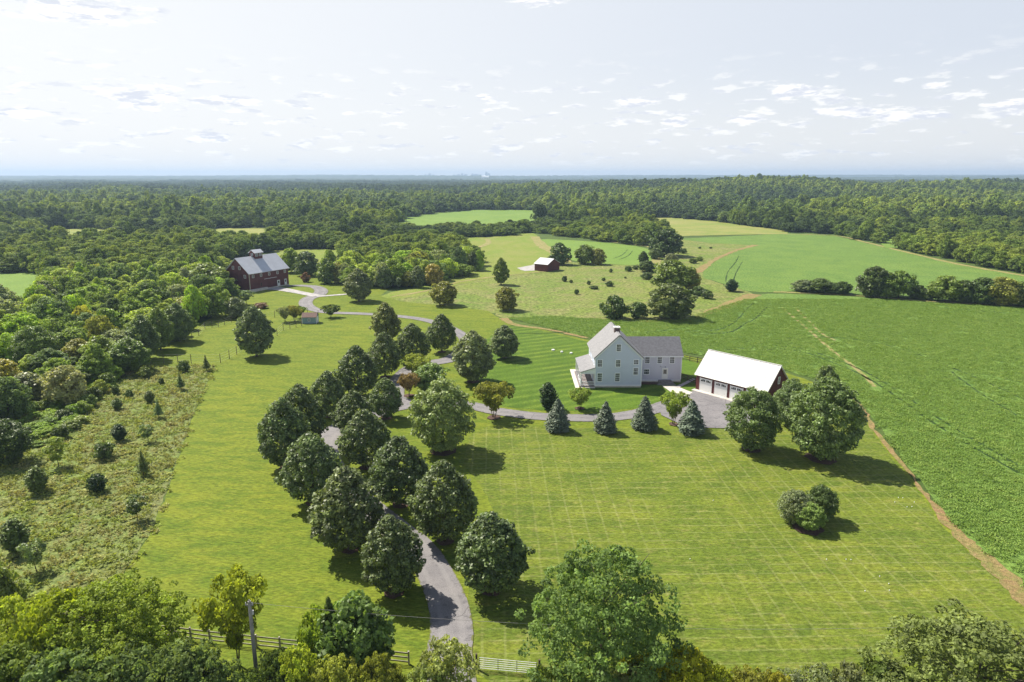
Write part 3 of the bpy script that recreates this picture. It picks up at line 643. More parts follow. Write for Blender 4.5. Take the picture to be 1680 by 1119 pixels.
# ---- around the barn and the garden shed
AP = 'low fruit trees beside the garden shed'
for x, y, tp, w, c, lb in ((468, 528, 504, 26, 'grey', 'greyish fruit tree farthest left in the fenced plot above the garden shed'), (484, 527, 502, 26, 'olive', 'olive fruit tree in the middle of the fenced plot by the garden shed'), (492, 522, 503, 22, 'mid', 'green fruit tree touching the garden shed corner')):
    tree(x, y, tp, w, 'vase', c, 'fruit_tree', lb, group=AP)
tree(543, 521, 501, 30, 'vase', 'dark', 'fruit_tree', 'low spreading dark tree on the lawn to the right of the garden shed')
tree(502, 463, 447, 13, 'bush', 'red', 'red_bush', 'small reddish bush on the grass between the barn and the wood', 'bush')
for x, y, tp, w, k, c, lb in (
 (478, 447, 408, 32, 'broad', 'fresh', 'bright green rounded tree right behind the red barn gable'),
 (504, 452, 413, 38, 'broad', 'blueg', 'blue green round tree right of the bright one behind the barn'),
 (537, 465, 424, 32, 'broad', 'mid', 'conical green tree at the near corner of the wood right of the barn'),
 (556, 464, 432, 28, 'broad', 'olive', 'bushy olive tree in the wood edge, behind the lawn tree by the barn drive'),
 (632, 473, 438, 26, 'broad', 'blueg', 'dark round tree at the wood edge left of the yellowing tree'),
 (645, 470, 425, 38, 'broad', 'fresh', 'bright green leafy tree standing proud of the middle wood edge'),
 (686, 472, 436, 24, 'linden', 'silver', 'small silvery tree at the wood edge beside the yellowing tree'),
 (711, 468, 433, 30, 'broad', (.22, .20, .05), 'yellow orange tree turning early at the edge of the middle wood'),
 (654, 474, 455, 12, 'sapling', 'silver', 'tiny pale sapling standing out from the edge of the middle wood'),
 (776, 444, 413, 22, 'linden', 'dark', 'dark conical tree at the right tip of the middle wood'),
 (752, 448, 405, 30, 'broad', 'blueg', 'tall dark tree just inside the right tip of the middle wood'),
 (344, 478, 432, 70, 'broad', 'mid', 'wide rounded tree crowding the gable end of the red barn'),
 (345, 505, 474, 60, 'broad', 'lime', 'bright lime green tree below the red barn at the fence'),
 (307, 523, 488, 62, 'broad', 'yellow', 'yellow green rounded tree behind the upper wire fence'),
 (388, 522, 488, 32, 'broad', 'grey', 'grey green tree beside the fence below the red barn'),
 (404, 500, 474, 24, 'sapling', 'blueg', 'thin bluish tree at the near corner of the red barn'),
 (428, 506, 497, 22, 'bush', 'red', 'dull red shrub behind the big conical lawn tree'),
 (822, 467, 423, 26, 'linden', 'mid', 'tall slender tree alone in the pasture left of the small red shed'),
 (729, 501, 462, 42, 'broad', 'olive', 'round olive tree in the pasture, left of two lone pasture trees'),
 (830, 509, 471, 36, 'broad', 'olive', 'round olive tree at the corner of the bean field in the pasture'),
 (918, 434, 399, 33, 'broad', 'dark', 'dark upright tree standing right of the small red shed'),
 (960, 433, 402, 36, 'broad', 'mid', 'broad green tree right of the dark one behind the small red shed'),
 (980, 434, 408, 26, 'broad', 'olive', 'olive tree at the right end of the clump by the small red shed'),
 (1007, 522, 486, 42, 'bush', 'dark', 'dark leaning bush at the bean field edge above the farmhouse'),
 (1046, 522, 497, 34, 'bush', 'dark', 'smaller dark bush between the leaning bush and the big round hedge tree'),
 (1098, 522, 466, 74, 'broad', (.085, .11, .035), 'big round olive tree at the bean field edge above the farmhouse wing'),
 (1102, 476, 427, 64, 'broad', 'mid', 'wide green tree directly behind the big round field edge tree'),
 (1130, 475, 440, 34, 'broad', 'olive', 'olive tree on the right flank of the wide green hedge tree'),
 (1092, 420, 376, 56, 'broad', 'dark', 'tall dark tree at the head of the hedge between the two far bean fields'),
 (1055, 434, 412, 17, 'linden', 'dark', 'narrow dark tree at the corner of the far round bean field'),
 (1062, 446, 428, 28, 'broad', 'dark', 'low dark tree beside the narrow one at the far field corner'),
 (1061, 458, 447, 20, 'bush', 'dark', 'dark shrub below the low trees at the far field corner'),
 (1200, 478, 458, 22, 'cedar', 'yew', 'single dark cedar on the clay strip between the two bean fields'),
 (1121, 416, 408, 12, 'bush', 'dark', 'small shrub right of the tall dark hedge tree'),
 (1137, 432, 424, 14, 'bush', 'mid', 'small shrub on the clay bank between the far fields'),
 (1148, 428, 421, 12, 'bush', 'mid', 'small shrub at the edge of the back bean field'),
 (1075, 425, 407, 22, 'broad', 'blueg', 'bluish tree under the tall dark hedge tree, left side'),
 (1100, 436, 416, 22, 'broad', 'grey', 'grey leaved tree below the tall dark hedge tree'),
 (1145, 484, 470, 26, 'bush', 'dark', 'shrub trailing right of the wide green hedge tree'),
 (1160, 490, 478, 20, 'bush', 'dark', 'low shrub at the end of the hedge, toward the lone cedar'),
):
    tree(x, y, tp, w, k, c, 'bush' if k == 'bush' else 'tree' if k != 'cedar' else 'cedar_tree', lb, 'bush' if k == 'bush' else 'tree')
for x, y, tp, w, lb in ((926, 462, 453, 9, 'dark cone shaped shrub in the pasture below the small red shed'), (937, 464, 459, 6, 'tiny dark shrub right of the cone shaped pasture shrub'), (966, 467, 461, 7, 'small pointed shrub in mid pasture'),
                        (990, 461, 456, 7, 'small round shrub in the upper pasture, on its own'), (1000, 470, 461, 12, 'grey shrub in mid pasture, widest of the scattered ones'), (974, 474, 469, 16, 'long low shrub patch below the small pointed one'),
                        (946, 483, 475, 8, 'lone shrub low in the pasture above the leaning bush'), (1002, 447, 441, 6, 'tiny shrub in the pasture near the clump by the red shed'), (1031, 445, 437, 14, 'dark shrub near the far field corner, left of the low trees'), (1042, 442, 436, 10, 'shrub between the left field corner shrub and the low trees'),
                        (1026, 457, 454, 4, 'tiny shrub in the pasture right part'), (1148, 408, 405, 5, 'tiny shrub on the clay bank by the back bean field'), (1166, 408, 405, 5, 'tiny shrub on the bare strip at the back bean field')):
    tree(x, y, tp, w, 'bush', 'dark', 'bush', lb, 'bush', group='shrubs scattered over the pasture')
WE = 'larger trees along the edge of the left wood'
HAND = []
for x, y, tp, w, k, c, lb in ((168, 609, 552, 56, 'broad', 'light', 'light yellowish green tree at the wood edge, left of the dark row by the fence'), (214, 610, 553, 64, 'linden', 'mid', 'large dark tree at the wood corner where the wire fence starts'),
    (238, 590, 516, 50, 'linden', 'blueg', 'tall dark tree in the row behind the fence corner'), (264, 574, 504, 44, 'linden', 'mid', 'dark tree of the fence row, third from the meadow corner'), (294, 560, 497, 46, 'linden', 'blueg', 'dark pointed tree of the fence row beside the yellow green one'),
    (112, 664, 600, 62, 'broad', 'pale', 'tree topped with creamy white blossom at the meadow edge'), (48, 662, 612, 64, 'broad', 'grey', 'grey green tree at the meadow edge left of the blossoming one'), (62, 602, 533, 62, 'bigmaple', 'mid', 'round dark green tree behind the grey one in the left wood'),
    (10, 640, 590, 50, 'broad', (.19, .19, .03), 'yellowing tree at the left border above the meadow'), (134, 600, 556, 50, 'broad', 'olive', 'olive tree with russet leaves left of the light yellowish one'), (178, 556, 506, 44, 'broad', 'fresh', 'fresh green tree showing between the dark ones of the left wood')):
    HAND.append(tuple(P(x, y)[:2])); tree(x, y, tp, w, k, c, 'wood_edge_tree', lb, group=WE)
# ---- hedgerow between the two bean fields
HG = 'trees of the hedgerow between the bean fields'
for x, y, tp, w, c, lb in ((1318, 478, 459, 32, 'grey', 'grey green bushy tree at the left end of the field hedgerow'), (1345, 479, 457, 40, 'dark', 'dark low tree, second in the field hedgerow'), (1380, 482, 462, 28, 'dark', 'small dark tree before the first gap of the field hedgerow'),
    (1432, 487, 438, 42, 'dark', 'tallest dark tree of the field hedgerow'), (1455, 489, 448, 34, 'mid', 'tree filling in behind the tallest of the hedgerow'), (1474, 488, 445, 40, 'mid', 'lighter green round tree right of the tallest hedgerow tree'), (1505, 490, 468, 26, 'dark', 'low dark tree in the dip of the field hedgerow'), (1520, 492, 474, 20, 'dark', 'low shrubby tree right of the dip in the field hedgerow'),
    (1550, 494, 453, 46, 'mid', 'round green tree at the start of the long right part of the hedgerow'), (1578, 496, 460, 34, 'dark', 'dark tree between two round trees in the right hedgerow'), (1608, 498, 456, 44, 'dark', 'round dark tree in the middle of the right hedgerow'), (1640, 500, 455, 50, 'olive', 'olive tinted broad tree near the right end of the hedgerow'), (1668, 501, 462, 40, 'mid', 'green tree by the right border of the photo in the hedgerow'), (1700, 503, 462, 44, 'dark', 'dark tree leaving the frame at the right end of the hedgerow')):
    tree(x, y, tp, w*1.12, 'broad', c, 'hedgerow_tree', lb, group=HG)
# ---- young trees and cedars in the left meadow
MG = 'young trees dotted over the wild meadow'
for x, y, tp, w, k, c, lb in (
 (339, 609, 582, 13, 'conifer', 'cedar', 'slim young conifer at the meadow corner, just below the wire fence'), (302, 610, 592, 19, 'bush', 'cedar', 'dark rounded bush below the wire fence'), (239, 619, 603, 21, 'bush', 'mid', 'green bush in the upper meadow near the wood edge'),
 (265, 631, 621, 10, 'bush', 'dark', 'small dark bush in the upper meadow'), (297, 640, 612, 14, 'conifer', 'cedar', 'young conifer on the brownish patch of the upper meadow'), (213, 652, 640, 15, 'bush', 'dark', 'small dark shrub above the narrow meadow trees'),
 (246, 660, 641, 17, 'cedar', 'cedar', 'compact dark cedar in the middle of the upper meadow'), (190, 647, 634, 13, 'bush', 'dark', 'little dark shrub next to the diagonal hedge'), (193, 671, 653, 17, 'cedar', 'cedar', 'fuzzy dark cedar beside the diagonal hedge'),
 (261, 686, 654, 15, 'conifer', 'blueg', 'slim bluish conifer in mid meadow, closest to the lawn edge there'), (197, 723, 695, 23, 'cedar', 'yew', 'dense dark oval cedar in mid meadow'), (243, 726, 693, 20, 'sapling', 'blueg', 'bluish young tree on a thin stem in mid meadow'),
 (173, 752, 727, 34, 'bush', 'cedar', 'wide spiky juniper bush in mid meadow'), (236, 781, 738, 22, 'conifer', 'cedar', 'pointed young tree beside the mown edge of the meadow'), (96, 766, 717, 34, 'sapling', 'lime', 'lime green sapling on a bare stem in the meadow'),
 (63, 808, 765, 34, 'cedar', 'cedar', 'broad dark cedar in the left of the meadow'), (160, 806, 779, 32, 'bush', 'yew', 'black green juniper bush below the wide spiky one'), (225, 854, 809, 32, 'sapling', 'dark', 'dark young tree with a round shadow near the mown edge'),
 (28, 905, 850, 44, 'cedar', 'cedar', 'shaggy cedar at the left border of the lower meadow'), (60, 937, 880, 36, 'sapling', 'blueg', 'young tree with a thin trunk in the lower meadow'),
 (14, 760, 688, 72, 'bigmaple', 'dark', 'dark round tree cut by the left border of the photo')):
    nm = {'conifer': 'young_conifer', 'bush': 'juniper_bush', 'cedar': 'cedar_tree', 'sapling': 'young_tree', 'bigmaple': 'tree'}[k]
    tree(x, y, tp, w, k, c, nm, lb, 'bush' if k == 'bush' else 'tree', group=MG if k != 'bigmaple' else None)
DH = 'shrubs of the diagonal meadow hedge'
dh = [(187, 622, 600, 30, 'fresh', 'bright topped shrub at the upper end of the diagonal hedge'), (176, 634, 613, 26, 'mid', 'second shrub down the diagonal hedge'), (166, 645, 624, 24, 'light', 'pale shrub, third down the diagonal hedge'), (156, 655, 636, 22, 'dark', 'dark shrub in the upper part of the diagonal hedge'),
      (146, 668, 648, 26, 'mid', 'round shrub in the middle of the diagonal hedge'), (136, 678, 658, 24, 'light', 'pale bushy shrub below the middle of the hedge'), (122, 682, 664, 26, 'fresh', 'fresh green shrub where the hedge bends left'), (106, 688, 672, 26, 'dark', 'dark low shrub at the bend of the hedge'), (98, 668, 646, 26, 'mid', 'shrub set back from the hedge towards the wood'),
      (118, 704, 690, 30, 'mid', 'low shrub under the hedge bend, lower side'), (100, 720, 700, 26, 'dark', 'dark shrub at the lower end of the diagonal hedge'), (134, 694, 682, 26, 'light', 'pale low shrub right of the hedge bend'), (78, 672, 656, 24, 'mid', 'shrub between the hedge and the white flowering tree'), (52, 676, 660, 30, 'fresh', 'green shrub below the grey tree at the wood edge')]
for x, y, tp, w, c, lb in dh: tree(x, y, tp, w, 'bush', c, 'hedge_shrub', lb, 'shrub', group=DH)
# ---- front trees and roadside thicket (they stand nearer than the bottom of the photo)
tree(985, 1150, 892, 222, 'locust', 'locust', 'locust_tree', 'large feathery light green tree in front of the lawn, right of the gate')
tree(1580, 1235, 1010, 280, 'oak', (.074, .102, .034), 'oak_tree', 'wide grey green tree rising at the bottom right corner')
tree(1440, 1215, 1095, 120, 'thicket', 'dark', 'roadside_tree', 'dark bushy growth left of the wide corner tree')
tree(390, 1092, 940, 98, 'elder', (.13, .165, .018), 'roadside_tree', 'yellow topped slender tree behind the utility pole')
tree(588, 1128, 976, 118, 'broad', (.062, .11, .026), 'roadside_tree', 'dense dark green tree left of the driveway mouth, broken fence behind it')
tree(525, 1118, 1000, 62, 'elder', 'fresh', 'roadside_tree', 'bright leaved tree hugging the left side of the dense dark one')
tree(548, 1125, 980, 34, 'linden', 'dark', 'roadside_tree', 'ivy clad narrow spire between the bright and dense roadside trees')
tree(205, 1108, 948, 190, 'oak', (.10, .135, .018), 'roadside_tree', 'big glossy leaved bush left of the board fence end')
tree(120, 1110, 966, 120, 'thicket', (.15, .20, .02), 'roadside_tree', 'yellow green bush left of the big glossy one')
tree(45, 1100, 978, 110, 'thicket', (.15, .19, .03), 'roadside_tree', 'olive yellow bush near the bottom left corner')
tree(5, 1030, 925, 70, 'broad', (.09, .13, .03), 'roadside_tree', 'dark bush at the left border above the yellow thicket')
TH = 'leafy roadside thicket along the bottom of the photo'
th = [(30, 1190, 1065, 150, 'mid', 'grey green roadside clump in the bottom left corner'), (130, 1200, 1065, 150, (.082, .118, .042), 'sumac like clump right of the bottom left corner one'), (225, 1205, 1068, 140, (.082, .118, .042), 'low sumac clump under the big glossy bush'), (310, 1190, 1052, 130, (.082, .118, .042), 'feathery sumac clump under the visible board fence'),
      (345, 1200, 1075, 100, (.082, .118, .042), 'feathery clump left of the utility pole foot'), (460, 1170, 1068, 80, 'dark', 'dark leafy clump right of the utility pole'), (500, 1180, 1060, 70, (.15, .20, .03), 'yellow green clump under the bright leaved tree'), (560, 1190, 1072, 80, (.15, .18, .04), 'yellow flecked clump under the dense dark tree'), (625, 1180, 1072, 70, 'olive', 'rusty tipped clump left of the driveway mouth'),
      (735, 1165, 1052, 96, (.15, .19, .075), 'pale feathery shrub covering the driveway mouth'), (700, 1180, 1085, 70, (.13, .17, .06), 'low pale shrub beside the driveway mouth'), (1060, 1185, 1070, 80, (.20, .22, .02), 'yellow shrub right of the large feathery tree'), (1115, 1180, 1062, 100, (.19, .21, .02), 'bright yellow green shrub at the bottom edge before the lawn'), (1160, 1190, 1085, 70, (.16, .19, .02), 'yellow shrub touching the low board fence'),
      (1040, 1200, 1090, 80, 'grey', 'greyish plants under the large feathery tree'), (1230, 1200, 1100, 80, 'olive', 'sparse weeds in front of the low board fence'), (1330, 1210, 1098, 100, 'grey', 'greyish weeds right of the low board fence'), (1270, 1195, 1103, 60, (.16, .18, .03), 'yellow tipped weeds before the low board fence'), (1385, 1200, 1092, 70, 'grey', 'grey green weeds left of the dark corner growth'), (890, 1180, 1098, 60, 'mid', 'green clump at the foot of the metal gate')]
for x, y, tp, w, c, lb in th: tree(x, y, tp, w, 'thicket', c, 'roadside_shrub', lb, 'shrub', group=TH)

for x, y, r in MULCH:
    q = random.Random(int(x*100)); n = 18
    sheet('mulch_bed', [(x+math.cos(2*math.pi*i/n)*r*q.uniform(.85, 1.12), y+math.sin(2*math.pi*i/n)*r*q.uniform(.85, 1.12)) for i in range(n)], .16, M['mulch'])

# ------------------------------------------------------------------ woods: individual trees near, one mass far away
def merged(kind, v, leafm):
    L, H0, R0 = PROT[kind]; _, _, V, F, T, tb = L[v % len(L)]
    nv = len(V); V2 = np.concatenate([V, np.array(tb.v)])
    F2 = [tuple(f) for f in F.tolist()] + [tuple(i+nv for i in f) for f in tb.f]
    return mesh_np(kind, V2, F2, [leafm, M['bark']], np.concatenate([T, np.ones(len(tb.f))]), [0]*len(F)+[1]*len(tb.f))
proto('wood', 6, 9, 4.0, .6, IR, 170, .78, 46, .35, .18, mat='woodleaf', spread=.8, jag=.24, cj=.20, tj=.24, squash=.9)
proto('woodtall', 3, 11, 3.4, .8, PY, 120, .85, 56, .37, .18, mat='woodleaf', spread=.7, jag=.14, cj=.17)
proto('far', 5, 12, 5.0, .5, IR, 60, 1.5, 32, .85, .2, spread=.6, jag=.15, cj=.22, limbs=0)
WOODM = [merged('wood', i, M['woodleaf']) for i in range(6)] + [merged('woodtall', i, M['woodleaf']) for i in range(3)]
def offopen(x, y):
    ok = np.ones(len(x), bool)
    for p in OPEN: ok &= ~inpoly(x, y, p)
    return ok
# small holes in the crowd of planted trees (keep the barn clear)
BC = Vector((-97.2, 251, 0)); BU = Vector((.46, .888, 0)).normalized(); BN = Vector((-BU.y, BU.x, 0))
def grid_pts(y0, y1, sp, seed, xk=.80, jit=.38):
    r = np.random.default_rng(seed); ys = np.arange(y0, y1, sp); out = []
    for y in ys:
        xs = np.arange(-(y*xk+60), y*xk+60, sp); out.append(np.stack([xs, np.full(len(xs), y)], 1))
    p = np.concatenate(out); p += r.uniform(-jit, jit, p.shape)*sp
    return p, r
pts, r = grid_pts(95, 420, 6.9, 11, jit=.46)
ok = offopen(pts[:, 0], pts[:, 1])
rel = pts - np.array(BC[:2]); u = rel@np.array(BU[:2]); n = rel@np.array(BN[:2])
ok &= ~((u > -5) & (u < 24) & (n > -6) & (n < 18))
for hx, hy in HAND: ok &= np.hypot(pts[:, 0]-hx, pts[:, 1]-hy) > 5.2
pts = pts[ok]; d = np.hypot(pts[:, 0], pts[:, 1])
vis = (np.abs(pts[:, 0]) < pts[:, 1]*.765+12)
order = np.argsort(d+(~vis)*1e6); IND = order[:240]; REST = order[240:]
ZONES = ((150, 'at the meadow edge of the left wood'), (175, 'in the left wood beside the wild meadow'), (205, 'in the left wood by the wire fence'), (235, 'deep in the left wood'), (262, 'in the left wood short of the red barn'), (9999, 'in the wood around the red barn'))
CK = (('mid', 'mid green'), ('fresh', 'fresh green'), ('dark', 'dark green'), ('blueg', 'bluish green'), ('light', 'light green'), ('grey', 'grey green'), ('lime', 'lime green'), ('olive', 'olive green'), ('orange', 'rusty yellow'), ('yellow', 'yellowish'), ('pale', 'white flowering'))
CP = np.array([.26, .17, .11, .09, .16, .07, .04, .08, .004, .012, .005]); CP /= CP.sum()
for q in IND:
    x, y = pts[q]; dd = d[q]; k = int(r.integers(0, 9)); ci = int(r.choice(len(CK), p=CP)); H = (6.8 if dd < 210 else 8.0)*r.uniform(.55, 1.32); Wd = 8.2*r.uniform(.6, 1.3)*(.6+.4*H/8)
    me = WOODM[k]; H0 = 9 if k < 6 else 11; R0 = 4.0 if k < 6 else 3.4
    zone = next(z for lim, z in ZONES if dd < lim)
    if x > 0: zone = 'in the wood along the far right field'
    o = mkobj('woodland_tree', me); o.location = (x, y, 0); o.rotation_euler = (0, 0, r.uniform(0, 6.28)); s = Wd/2/R0*(1 if k < 6 else .85); o.scale = (s, s, H/H0)
    c = np.array(GREENS[CK[ci][0]])*(.95+.25*r.random()); o.color = (*c, 1)
    form = 'bushy' if H < 7 else 'tall' if H > 9.2 else 'rounded'
    if k >= 6: form = 'pointed'
    setp(o, label='%s %s tree %s' % (CK[ci][1], form, zone), category='tree', group='trees of the woods in view')

def scatter(name, P3, idx, rot, scl, sources, label=None, cat=None, **props):
    """one object whose points carry copies of the source meshes (geometry nodes)"""
    me = bpy.data.meshes.new(name); n = len(P3)
    me.vertices.add(n); me.vertices.foreach_set('co', np.asarray(P3, np.float32).ravel())
    for nm, ty, dat in (('idx', 'INT', idx), ('rz', 'FLOAT', rot)):
        a = me.attributes.new(nm, ty, 'POINT'); a.data.foreach_set('value', np.asarray(dat, np.int32 if ty == 'INT' else np.float32))
    a = me.attributes.new('scl', 'FLOAT_VECTOR', 'POINT'); a.data.foreach_set('vector', np.asarray(scl, np.float32).ravel())
    o = mkobj(name, me, kind='stuff', label=label, category=cat, **props)
    g = bpy.data.node_groups.new(name, 'GeometryNodeTree')
    g.interface.new_socket('Geometry', in_out='INPUT', socket_type='NodeSocketGeometry'); g.interface.new_socket('Geometry', in_out='OUTPUT', socket_type='NodeSocketGeometry')
    N = g.nodes.new; Lk = g.links.new
    gi = N('NodeGroupInput'); go = N('NodeGroupOutput'); ip = N('GeometryNodeInstanceOnPoints'); jn = N('GeometryNodeGeometryToInstance')
    ip.inputs['Pick Instance'].default_value = True
    join = N('GeometryNodeJoinGeometry')
    objs = []
    for s in reversed(sources):
        so = bpy.data.objects.new(name+'_source', s); oi = N('GeometryNodeObjectInfo'); oi.inputs['Object'].default_value = so; oi.inputs['As Instance'].default_value = True
        Lk(oi.outputs['Geometry'], join.inputs[0])
    def at(nm, ty):
        a = N('GeometryNodeInputNamedAttribute'); a.data_type = ty; a.inputs['Name'].default_value = nm; return a.outputs['Attribute']
    cx = N('ShaderNodeCombineXYZ'); Lk(at('rz', 'FLOAT'), cx.inputs[2])
    er = N('FunctionNodeEulerToRotation'); Lk(cx.outputs[0], er.inputs[0])
    Lk(gi.outputs[0], ip.inputs['Points']); Lk(join.outputs[0], ip.inputs['Instance']); Lk(at('idx', 'INT'), ip.inputs['Instance Index'])
    Lk(er.outputs[0], ip.inputs['Rotation']); Lk(at('scl', 'FLOAT_VECTOR'), ip.inputs['Scale']); Lk(ip.outputs[0], go.inputs[0])
    md = o.modifiers.new('scatter', 'NODES'); md.node_group = g
    return o

FM = [merged(kd, i, M['tone_'+tn]) for tn in ('light', 'mid', 'dark') for kd, cnt in (('wood', 6), ('woodtall', 3)) for i in range(cnt)]
FARM = [merged('far', i, M['tone_'+tn]) for tn in ('light', 'mid', 'dark') for i in range(5)]
def patches(x, y, sc, r):
    q = np.sin(x/sc*1.3+1.7*np.sin(y/sc*.9))+np.sin(y/sc*1.1+2.1*np.sin(x/sc*.7+1))+r.normal(0, .75, len(x))
    return np.where(q > .95, 0, np.where(q > -.75, 1, 2)), q
rest = pts[REST]
p2, r2 = grid_pts(420, 640, 8.2, 12); p2 = p2[offopen(p2[:, 0], p2[:, 1])]
A = np.concatenate([rest, p2]); n = len(A)
k = r2.integers(0, 9, n); hh = np.where(A[:, 1] < 480, 8.4, np.where(A[:, 0] < -60, 9.5, 9.0))*r2.uniform(.65, 1.15, n); hh = np.where(A[:, 1] > 590, hh*1.4, hh)*np.where(r2.random(n) < .12, 1.3, 1); hh = np.where(inpoly(A[:, 0], A[:, 1], W2([(560, 398), (640, 374), (970, 372), (970, 392)])), hh*.72, hh); ww = np.where(A[:, 1] < 480, 9.5, 10.0)*r2.uniform(.7, 1.3, n)
sc = np.stack([ww/8, ww/8, hh/np.where(k < 6, 9, 11)], 1); tone, _q = patches(A[:, 0], A[:, 1], 45, r2); nr = A[:, 1] < 440; tone = np.where(nr & (tone == 2) & (r2.random(n) < .75), 1, tone); tone = np.where(nr & (tone == 1) & (r2.random(n) < .42), 0, tone); k = k+9*tone
scatter('woodland', np.c_[A, terr(A[:, 0], A[:, 1])], k, r2.uniform(0, 6.28, n), sc, FM, 'mixed green woods stretching behind the barn and the fields')
p3, r3 = grid_pts(640, 1500, 10.0, 13); p3 = p3[offopen(p3[:, 0], p3[:, 1])]; n = len(p3)
tone, q_ = patches(p3[:, 0], p3[:, 1], 85, r3); k = r3.integers(0, 5, n)+5*tone; hh = (13+1.8*np.clip(q_, -1.5, 1.5))*r3.uniform(.58, 1.22, n)*np.where(r3.random(n) < .1, 1.3, 1); ww = 11.5*r3.uniform(.65, 1.45, n)
scatter('forest', np.c_[p3, terr(p3[:, 0], p3[:, 1])-.5], k, r3.uniform(0, 6.28, n), np.stack([ww/10, ww/10, hh/12], 1), FARM, 'wide dark forest covering the land up to the low ridge')
# groves: patches of canopy for the land beyond
def grove(seed):
    r = np.random.default_rng(seed); Vs, Fs, Ts = [], [], []; o = 0
    for i in range(5):
        for j in range(5):
            _, _, V, F, T, _ = PROT['far'][0][int(r.integers(0, 4))]
            sel = r.random(len(F)) < .22; V4 = V.reshape(-1, 4, 3)[sel]; c = V4.mean(1, keepdims=True); V4 = c+(V4-c)*2.1
            s = r.uniform(.8, 1.35); a = r.random()*6.28; R = np.array([[math.cos(a), -math.sin(a), 0], [math.sin(a), math.cos(a), 0], [0, 0, 1]])
            V4 = (V4@R.T)*s + np.array([(i-2)*12+r.uniform(-3, 3), (j-2)*12+r.uniform(-3, 3), r.uniform(-1.5, 1.5)])
            m = V4.shape[0]; Vs.append(V4.reshape(-1, 3)); Fs.append(np.arange(4*m).reshape(m, 4)+o); Ts.append(T[sel]*r.uniform(.8, 1.2)); o += 4*m
    return mesh_np('grove', np.concatenate(Vs), np.concatenate(Fs), [M['forestfar']], np.concatenate(Ts))
GR = [grove(i) for i in range(4)]
p4, r4 = grid_pts(1520, 4300, 56, 14, jit=.12); p4 = p4[offopen(p4[:, 0], p4[:, 1])]; n = len(p4)
scatter('forest', np.c_[p4, terr(p4[:, 0], p4[:, 1])-1], r4.integers(0, 4, n), r4.integers(0, 4, n)*1.5708, np.stack([np.ones(n), np.ones(n), r4.uniform(.85, 1.2, n)], 1), GR, 'far hazy forest under the horizon')

# distant ridges
def ridge(y, depth, base, amp, seed, tree_h=9):
    r = np.random.default_rng(seed); xs = np.arange(-y*.86, y*.86, y/420.0); n = len(xs)
    f = np.zeros(n)
    for k in range(1, 9): f += np.sin(xs/y*(2.2*k)+r.random()*6.28)/k
    h = base+amp*f+r.uniform(0, tree_h, n)
    V = []; prof = ((0, 0), (.25, .72), (.45, 1.0), (.6, .97), (1, 0))
    for t, g in prof: V.append(np.stack([xs, np.full(n, y+depth*t)+r.normal(0, 12, n), h*g+r.uniform(0, 4, n)*(g > 0)], 1))
    V = np.concatenate(V); F = []
    for q in range(len(prof)-1):
        i = np.arange(n-1); F.append(np.stack([q*n+i, q*n+i+1, (q+1)*n+i+1, (q+1)*n+i], 1))
    mkobj('hills', mesh_np('hills', V, np.concatenate(F), [M['hillwood']]), kind='structure')
ridge(4250, 700, 14, 4, 4); ridge(5300, 800, 22, 5, 5); ridge(6500, 900, 31, 6, 6); ridge(7900, 1600, 45, 7, 9)

# ------------------------------------------------------------------ ground cover you can see leaf by leaf
def tile(name, size, n, h, ls, mat, seed, up=.9, stretch=1.4, clump=0, tj=.22):
    r = np.random.default_rng(seed)
    if clump:
        c = r.uniform(-size/2, size/2, (clump, 2)); k = r.integers(0, clump, n); xy = c[k]+r.normal(0, size*.09, (n, 2)); hb = r.uniform(.5, 1.15, clump)[k]
    else: xy = r.uniform(-size/2, size/2, (n, 2)); hb = np.ones(n)
    z = h*hb*r.uniform(.25, 1, n); cen = np.c_[xy, z]; nrm = np.tile([0, 0, up], (n, 1)).astype(float)
    V, F, T = leaves(cen, nrm, ls, r, stretch, .55, None, tj)
    return mesh_np(name, V, F, [mat], T)
CT = [tile('soybean_tile', 1.3, 110, .30, .14, M['cropleaf'], 40+i, stretch=1.1, tj=.12) for i in range(4)]
def cropfill(poly, ymax, sp, seed):
    b = np.array(poly); x0, x1 = b[:, 0].min(), b[:, 0].max(); y0, y1 = b[:, 1].min(), min(ymax, b[:, 1].max())
    X, Y = np.meshgrid(np.arange(x0, x1, sp), np.arange(y0, y1, sp)); x = X.ravel(); y = Y.ravel(); r = np.random.default_rng(seed)
    x = x+r.uniform(-.25, .25, len(x))*sp; y = y+r.uniform(-.25, .25, len(y))*sp
    ok = (np.abs(x) < y*.78+50) & inpoly(x, y, poly)
    x, y = x[ok], y[ok]; return x, y, r
x, y, r = cropfill(CROP1, 235, 1.12, 5)
keep = np.ones(len(x), bool)
for c, w in TRACKS:
    for q in c[::2]: keep &= (np.hypot(x-q[0], y-q[1]) > w*.5+.72)
ph = np.sin(x*.21+3*np.sin(y*.05))*np.sin(y*.17+2*np.sin(x*.06)); keep &= ~((ph > .93) & (r.random(len(x)) < .6))
x, y = x[keep], y[keep]; n = len(x); s = r.uniform(.85, 1.2, n)
scatter('soybean_crop', np.c_[x, y, np.full(n, .06)], r.integers(0, 4, n), r.integers(0, 4, n)*1.5708, np.stack([s, s, s*r.uniform(.8, 1.2, n)], 1), CT, 'dense green soybean plants filling the field right of the lawn')
TT = [tile('meadow_tile', 1.8, 95, .45, .17, M['tuft'], 60+i, up=.6, stretch=1.9, clump=14) for i in range(4)]
x, y, r = cropfill(MEADOW, 200, 1.7, 6)
n = len(x); s = r.uniform(.7, 1.3, n)
scatter('meadow_grass', np.c_[x, y, np.full(n, .02)], r.integers(0, 4, n), r.uniform(0, 6.28, n), np.stack([s, s, s*r.uniform(.4, 1.1, n)], 1), TT, 'rough uncut grass and wild flowers of the left meadow')
